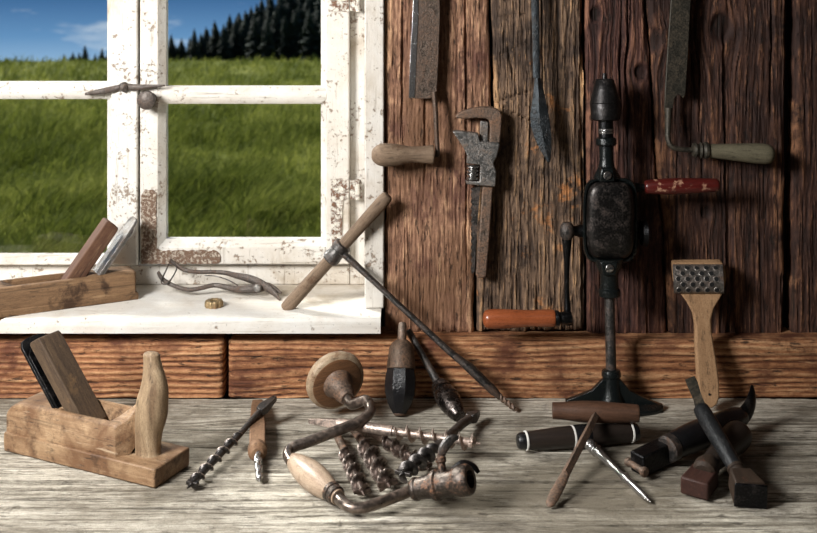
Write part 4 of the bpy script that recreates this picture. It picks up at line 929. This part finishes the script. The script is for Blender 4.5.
# ---- brace
def BP(u, v, z): return T(u, v, z)
brz = thing('bit_brace', T(345, 505), 'large crank brace with round wooden pad and barrel grip lying on the bench', 'brace')
hc = P(336.5, 382.0, 1.325); hn = Vector((.42, -.88, -.20)).normalized()
lathe_part('head_pad', 'pad_wood', brz, hc-hn*.017, hc+hn*.004, sm([(0, .004), (.02, .026), (.12, .0345), (.35, .0392), (.6, .0400), (.85, .0385), (.97, .0345), (1, .030)], 4)+[(1.0, .012)], 48, smooth=60)
lathe_part('pad_face', 'pad_face', brz, hc+hn*.002, hc+hn*.0052, [(0, .0345), (.7, .0340), (1, .0320), (1, .012)], 48)
lathe_part('head_hub', 'rust', brz, hc+hn*.0035, hc+hn*.040, [(0, .0195), (.06, .0205), (.12, .0190), (.3, .0150), (.6, .0120), (.66, .0135), (.72, .0112), (.9, .0108), (1, .0085)], 30)
b0 = hc+hn*.036
pth = [b0, b0+hn*.018, T(365, 400, .050), T(369.5, 405, .047), T(370.5, 411, .0435), T(365, 418, .040), T(353, 424.5, .037), T(330, 433.5, .032), T(308, 442, .027), T(297, 445.5, .0245), T(290, 449.5, .0215), T(288, 455, .0195), T(291.5, 462, .0175)]
rr = [.0062]*len(pth); MB().tube(cr(pth, 5), .0064, 18).build('crank_rod', 'rod_steel', brz, smooth=60)
gA, gB = T(291, 459, .0165), T(338.5, 497.5, .0150)
lathe_part('grip', 'grip_wood', brz, gA, gB, sm([(0, .0062), (.03, .0080), (.15, .0118), (.35, .0150), (.5, .0158), (.68, .0140), (.84, .0105), (.9, .0092), (1, .0080)], 4), 32)
dg = (gB-gA)
lathe_part('grip_collar', 'chuck_rust', brz, gA+dg*.84, gA+dg*.98, [(0, .0100), (.1, .0112), (.4, .0108), (.45, .0095), (.55, .0108), (.9, .0100), (1, .008)], 24)
p2 = [gA+dg*.94, T(343, 503, .0140), T(352, 507.5, .0130), T(364, 507.5, .0130), T(380, 502.5, .0135), T(400, 495, .0145), T(414, 489, .0150)]
MB().tube(cr(p2, 5), .0060, 18).build('crank_rod', 'rod_steel', brz, smooth=60)
cA, cB = T(411.5, 489.8, .0155), T(470.5, 479, .0400)
lathe_part('chuck', 'chuck_rust', brz, cA, cB, [(0, .0075), (.02, .0105), (.06, .0122), (.10, .0122), (.12, .0112), (.36, .0124), (.38, .0150), (.42, .0160), (.46, .0160), (.49, .0142), (.72, .0130), (.78, .0145), (.82, .0158), (.96, .0160), (1.0, .0142), (1.0, .0094), (.88, .0088), (.86, .001)], 36)
mid = cA.lerp(cB, .50)
tA = mid+Vector((.002, 0, .012)); 
MB().lathe([(.0048, 0), (.0045, .010), (.006, .012), (.006, .016), (.003, .018)], 16, M=fr(tA, tA+Vector((-.004, .012, .03)))).build('thumb_screw', 'chuck_rust', brz)
k0 = tA+Vector((-.002, .006, .015)); MB().tube(cr([k0, k0+Vector((.004, .002, .010)), k0+Vector((.012, .004, .018)), k0+Vector((.020, .006, .019))], 4), crf([.004, .0055, .0050, .002], 4), 12, .4, up=(0, 1, 0)).build('thumb_wing', 'iron', brz)
MB().tube(cr([mid+Vector((.012, .012, .010)), mid+Vector((.024, .016, .016)), mid+Vector((.036, .014, .014)), mid+Vector((.042, .010, .008))], 4), crf([.003, .005, .0045, .003], 4), 12, .5).build('latch_spring', 'black_iron', brz)

# ---- auger bits
def auger(label, shank, P1, P2, R, rc, pitch, smat='rust', fmat='bit_steel', tang=.03, tangw=.0065, name='auger_bit', p=16, group=None, srad=None, emat='worn_edge', two=False, screw=True):
    shank = [Vector(a) for a in shank]; P1, P2 = Vector(P1), Vector(P2)
    rt = thing(name, (P2.x, P2.y, 0), label, 'drill bit', group)
    sr = srad or rc*.95
    pts = shank+[P1.lerp(P2, .02)]; a, b = pts[0], pts[1]
    d = (b-a).normalized(); tb = a+d*tang
    f = fr(a, tb); L = (tb-a).length
    m = MB(); w = tangw
    m.loft([[(x*w*k, y*w*k2, z) for x, y in ((-1, -1), (1, -1), (1, 1), (-1, 1))] for z, k, k2 in ((0, .30, .30), (.002, .42, .42), (L*.75, .85, .75), (L, .62, .62))]).build('tang', smat, rt, frame=f, bevel=.0006)
    MB().tube([tb-d*.002]+pts[1:], sr, 16).build('shank', smat, rt)
    L = (P2-P1).length; n = int(L/pitch*36); seg = 48; rings = []
    Ls = L*(.93 if screw else 1)
    for i in range(n+1):
        t = i/n; z = t*Ls; ph = 2*PI*z/pitch; g = min(1, t*8); Rr = rc+(R-rc)*g; ring = []
        for j in range(seg):
            a_ = 2*PI*j/seg; c_ = math.cos(a_-ph); c_ = abs(c_) if two else max(0, c_)
            r = rc+(Rr-rc)*c_**p; ring.append(Vector((r*math.cos(a_), r*math.sin(a_), z)))
        rings.append(ring)
    f = fr(P1, P2)
    tw = MB().loft(rings); tw.mi = []
    for i in range(len(tw.f)):
        row, j = divmod(i, seg)
        if row >= n: tw.mi.append(0); continue
        a_ = 2*PI*(j+.5)/seg; c_ = math.cos(a_-2*PI*(Ls*(row+.5)/n)/pitch); c_ = abs(c_) if two else c_
        tw.mi.append(1 if c_ > .980 else 0)
    tw.build('twist', [fmat, emat], rt, frame=f, smooth=75)
    if screw:
        m = MB(); m.lathe([(rc*.9, Ls-.001), (rc*.75, Ls+.001)]+[(rc*(.55-.4*k/6)*(1.25 if k % 2 else .8), Ls+.001+(L-Ls)*k/6) for k in range(7)], 14)
        m.build('lead_screw', fmat, rt, frame=f)
        m = MB(); m.box((-R*.96, -rc*.55, Ls-.005), (R*.96, rc*.55, Ls+.0005)); m.build('cutter', fmat, rt, frame=f, bevel=.0008)
    return rt
# left, alone with the square stub
auger('dark twist bit at the left, its flat end propped on the square-shanked bit', [T(275.5, 397.5, .032), T(258, 413, .0245)], T(240, 434, .018), T(187.5, 488, .007), .0074, .0040, .0195, 'iron', 'dark_bit', tang=.035, tangw=.0075, p=9)
a, b, c_ = T(257.5, 404, .0105), T(257.5, 452, .0100), T(259.8, 481.5, .0045)
gb = thing('square_shank_bit', (a.x, a.y, 0), 'stubby bit with a square brown shank and bright twist, under the leaning bit', 'drill bit')
L = (b-a).length; f = fr(a, b, (1, 0, 0)); hw = .0098
MB().loft([[(x*w_, y*w_*.95, z) for x, y in ((-1, -1), (1, -1), (1, 1), (-1, 1))] for z, w_ in ((0, .0070), (.02, .0082), (L*.6, .0100), (L*.92, .0098), (L, .0085))]).build('square_shank', 'rusty_wood', gb, frame=f, bevel=.0016)
d = (b-a).normalized(); lathe_part('neck_ring', 'rusty_wood', gb, b-d*.012, b+d*.006, [(0, .0100), (.15, .0118), (.7, .0114), (1, .0070)], 22)
Lb = (c_-b).length; rings = []
for i in range(50):
    t = i/49; ph = t*2*PI*1.8; r0 = .0056*(1-.25*t)*(1 if t < .9 else (1-t)/.1*.9+.1)
    rings.append([Vector((r0*(.55+.45*abs(math.cos(2*PI*j/24-ph))**1.5)*math.cos(2*PI*j/24), r0*(.55+.45*abs(math.cos(2*PI*j/24-ph))**1.5)*math.sin(2*PI*j/24), t*Lb)) for j in range(24)])
MB().loft(rings).build('twist', 'bright', gb, frame=fr(b, c_), smooth=60)
# the heap beside the brace
auger('rusty auger bit in the heap, next to the brace grip, pointing at the viewer', [T(333, 427, .012), T(337.5, 436, .011)], T(344.5, 450, .0105), T(364, 495, .0100), .0102, .0042, .0255, 'rust', 'bit_steel', tang=.012, srad=.0050)
auger('thickest rusty auger bit in the heap, second from the brace grip', [T(350, 424, .015), T(356, 432, .014)], T(364, 443, .0130), T(390, 487, .0122), .0125, .0050, .0300, 'rust', 'bit_steel', tang=.014, srad=.0056)
auger('longest pale auger bit lying across the top of the heap, pointing right', [T(309, 421, .024), T(345, 424, .030)], T(391, 431, .031), T(480, 443.5, .029), .0104, .0046, .0162, 'pale_rust', 'pale_rust', tang=.045, tangw=.0068, srad=.0062, p=9)
auger('dark auger bit under the pale one, tip near the brace chuck', [T(366, 430, .012), T(374, 434, .0115)], T(384, 439, .0110), T(429, 469, .0105), .0102, .0042, .0200, 'rust', 'bit_steel', tang=.012, srad=.005)
auger('dark bit whose flat shank rises at the right end of the heap', [T(478, 413, .012), T(462, 424, .0180)], T(436, 448, .0270), T(400, 476, .0315), .0104, .0042, .0220, 'iron', 'dark_bit', tang=.03, tangw=.0085, srad=.0056, emat='dark_bit')

# ---- two chucks leaning on the beam
a, b = T(399, 412, .010), P(402.5, 322, 1.386); a = P(399.5, 414, 1.338)
dc = thing('drill_chuck', (a.x, a.y, 0), 'stout brown and black chuck standing on its jaws behind the heap', 'chuck')
d = b-a; k = 1.35/1000
lathe_part('jaw_shell', 'black_gloss', dc, a, a+d*.49, [(0, .0085), (.04, .0105), (.22, .0170), (.45, .0212), (.62, .0222), (.8, .0216), (1, .0190)], 8, ph=.3, smooth=20)
lathe_part('jaws', 'rust', dc, a-d*.02, a+d*.03, [(0, .0060), (.3, .0082), (1, .0082)], 14)
lathe_part('sleeve', 'sleeve_brown', dc, a+d*.48, a+d*.80, [(0, .0190), (.02, .0198), (.7, .0172), (.88, .0140), (1, .0080)], 30)
lathe_part('stub', 'rust', dc, a+d*.79, b, [(0, .0058), (.1, .0062), (.85, .0056), (.97, .0046), (1, .002)], 18)
r0, r1, r2 = P(408, 330, 1.398), P(438, 383, 1.372), P(459, 416.5, 1.316)
cz = thing('chuck_rod', T(459, 420), 'slim iron rod ending in a small ribbed chuck, leaning on the beam', 'chuck')
d = (r2-r1)
lathe_part('rod', 'iron', cz, r0, r1+d*.1, [(0, .0035), (.02, .0048), (.5, .0048), (1, .0060)], 16)
lathe_part('chuck_body', 'dark_chuck', cz, r1, r2, [(0, .0075), (.05, .0110), (.12, .0125), (.14, .0112), (.17, .0135), (.25, .0145), (.27, .0132), (.30, .0148), (.48, .0162), (.50, .0150), (.54, .0160), (.70, .0142), (.90, .0112), (.95, .0095), (1, .0085)], 30)
# ================================================================== LIGHT, CAMERA
def look(o, loc, to):
    o.location = loc; o.rotation_euler = (Vector(to)-Vector(loc)).to_track_quat('-Z', 'Y').to_euler()
sl = bpy.data.lights.new('sun', 'SUN'); sl.energy = 6.0; sl.angle = math.radians(14); sl.color = (1, .97, .92)
so = bpy.data.objects.new('sun', sl); C.objects.link(so); look(so, (-3, 4, 4), Vector((-3, 4, 4))+Vector((.66, -.50, -.56)))
al = bpy.data.lights.new('room_lamp', 'AREA'); al.energy = 31; al.size = .38; al.color = (1, .98, .96)
ao = bpy.data.objects.new('room_lamp', al); C.objects.link(ao); look(ao, (-.85, .50, .80), (-.05, 1.38, .15))
al = bpy.data.lights.new('fill_light', 'AREA'); al.energy = 1.5; al.size = 1.2; al.color = (1, .98, .95)  # unseen overhead fill, added to lift the whole room slightly
ao = bpy.data.objects.new('fill_light', al); C.objects.link(ao); look(ao, (0, .1, 1.7), (0, 1.0, 0))
cam = bpy.data.cameras.new('camera'); co = bpy.data.objects.new('camera', cam); C.objects.link(co); SC.camera = co
co.location = (0, 0, HC); co.rotation_euler = (PI/2, 0, 0)
cam.sensor_width = 36; cam.lens = 36*1000/817; cam.shift_y = -(266.5-10)/817; cam.clip_start = .02; cam.clip_end = 500
cam.dof.use_dof = True; cam.dof.focus_distance = 1.28; cam.dof.aperture_fstop = 10.0
SC.view_settings.view_transform = 'Standard'; SC.view_settings.look = 'None'; SC.view_settings.gamma = 1; SC.view_settings.exposure = 0
try: SC.cycles.use_denoising = True
except Exception: pass
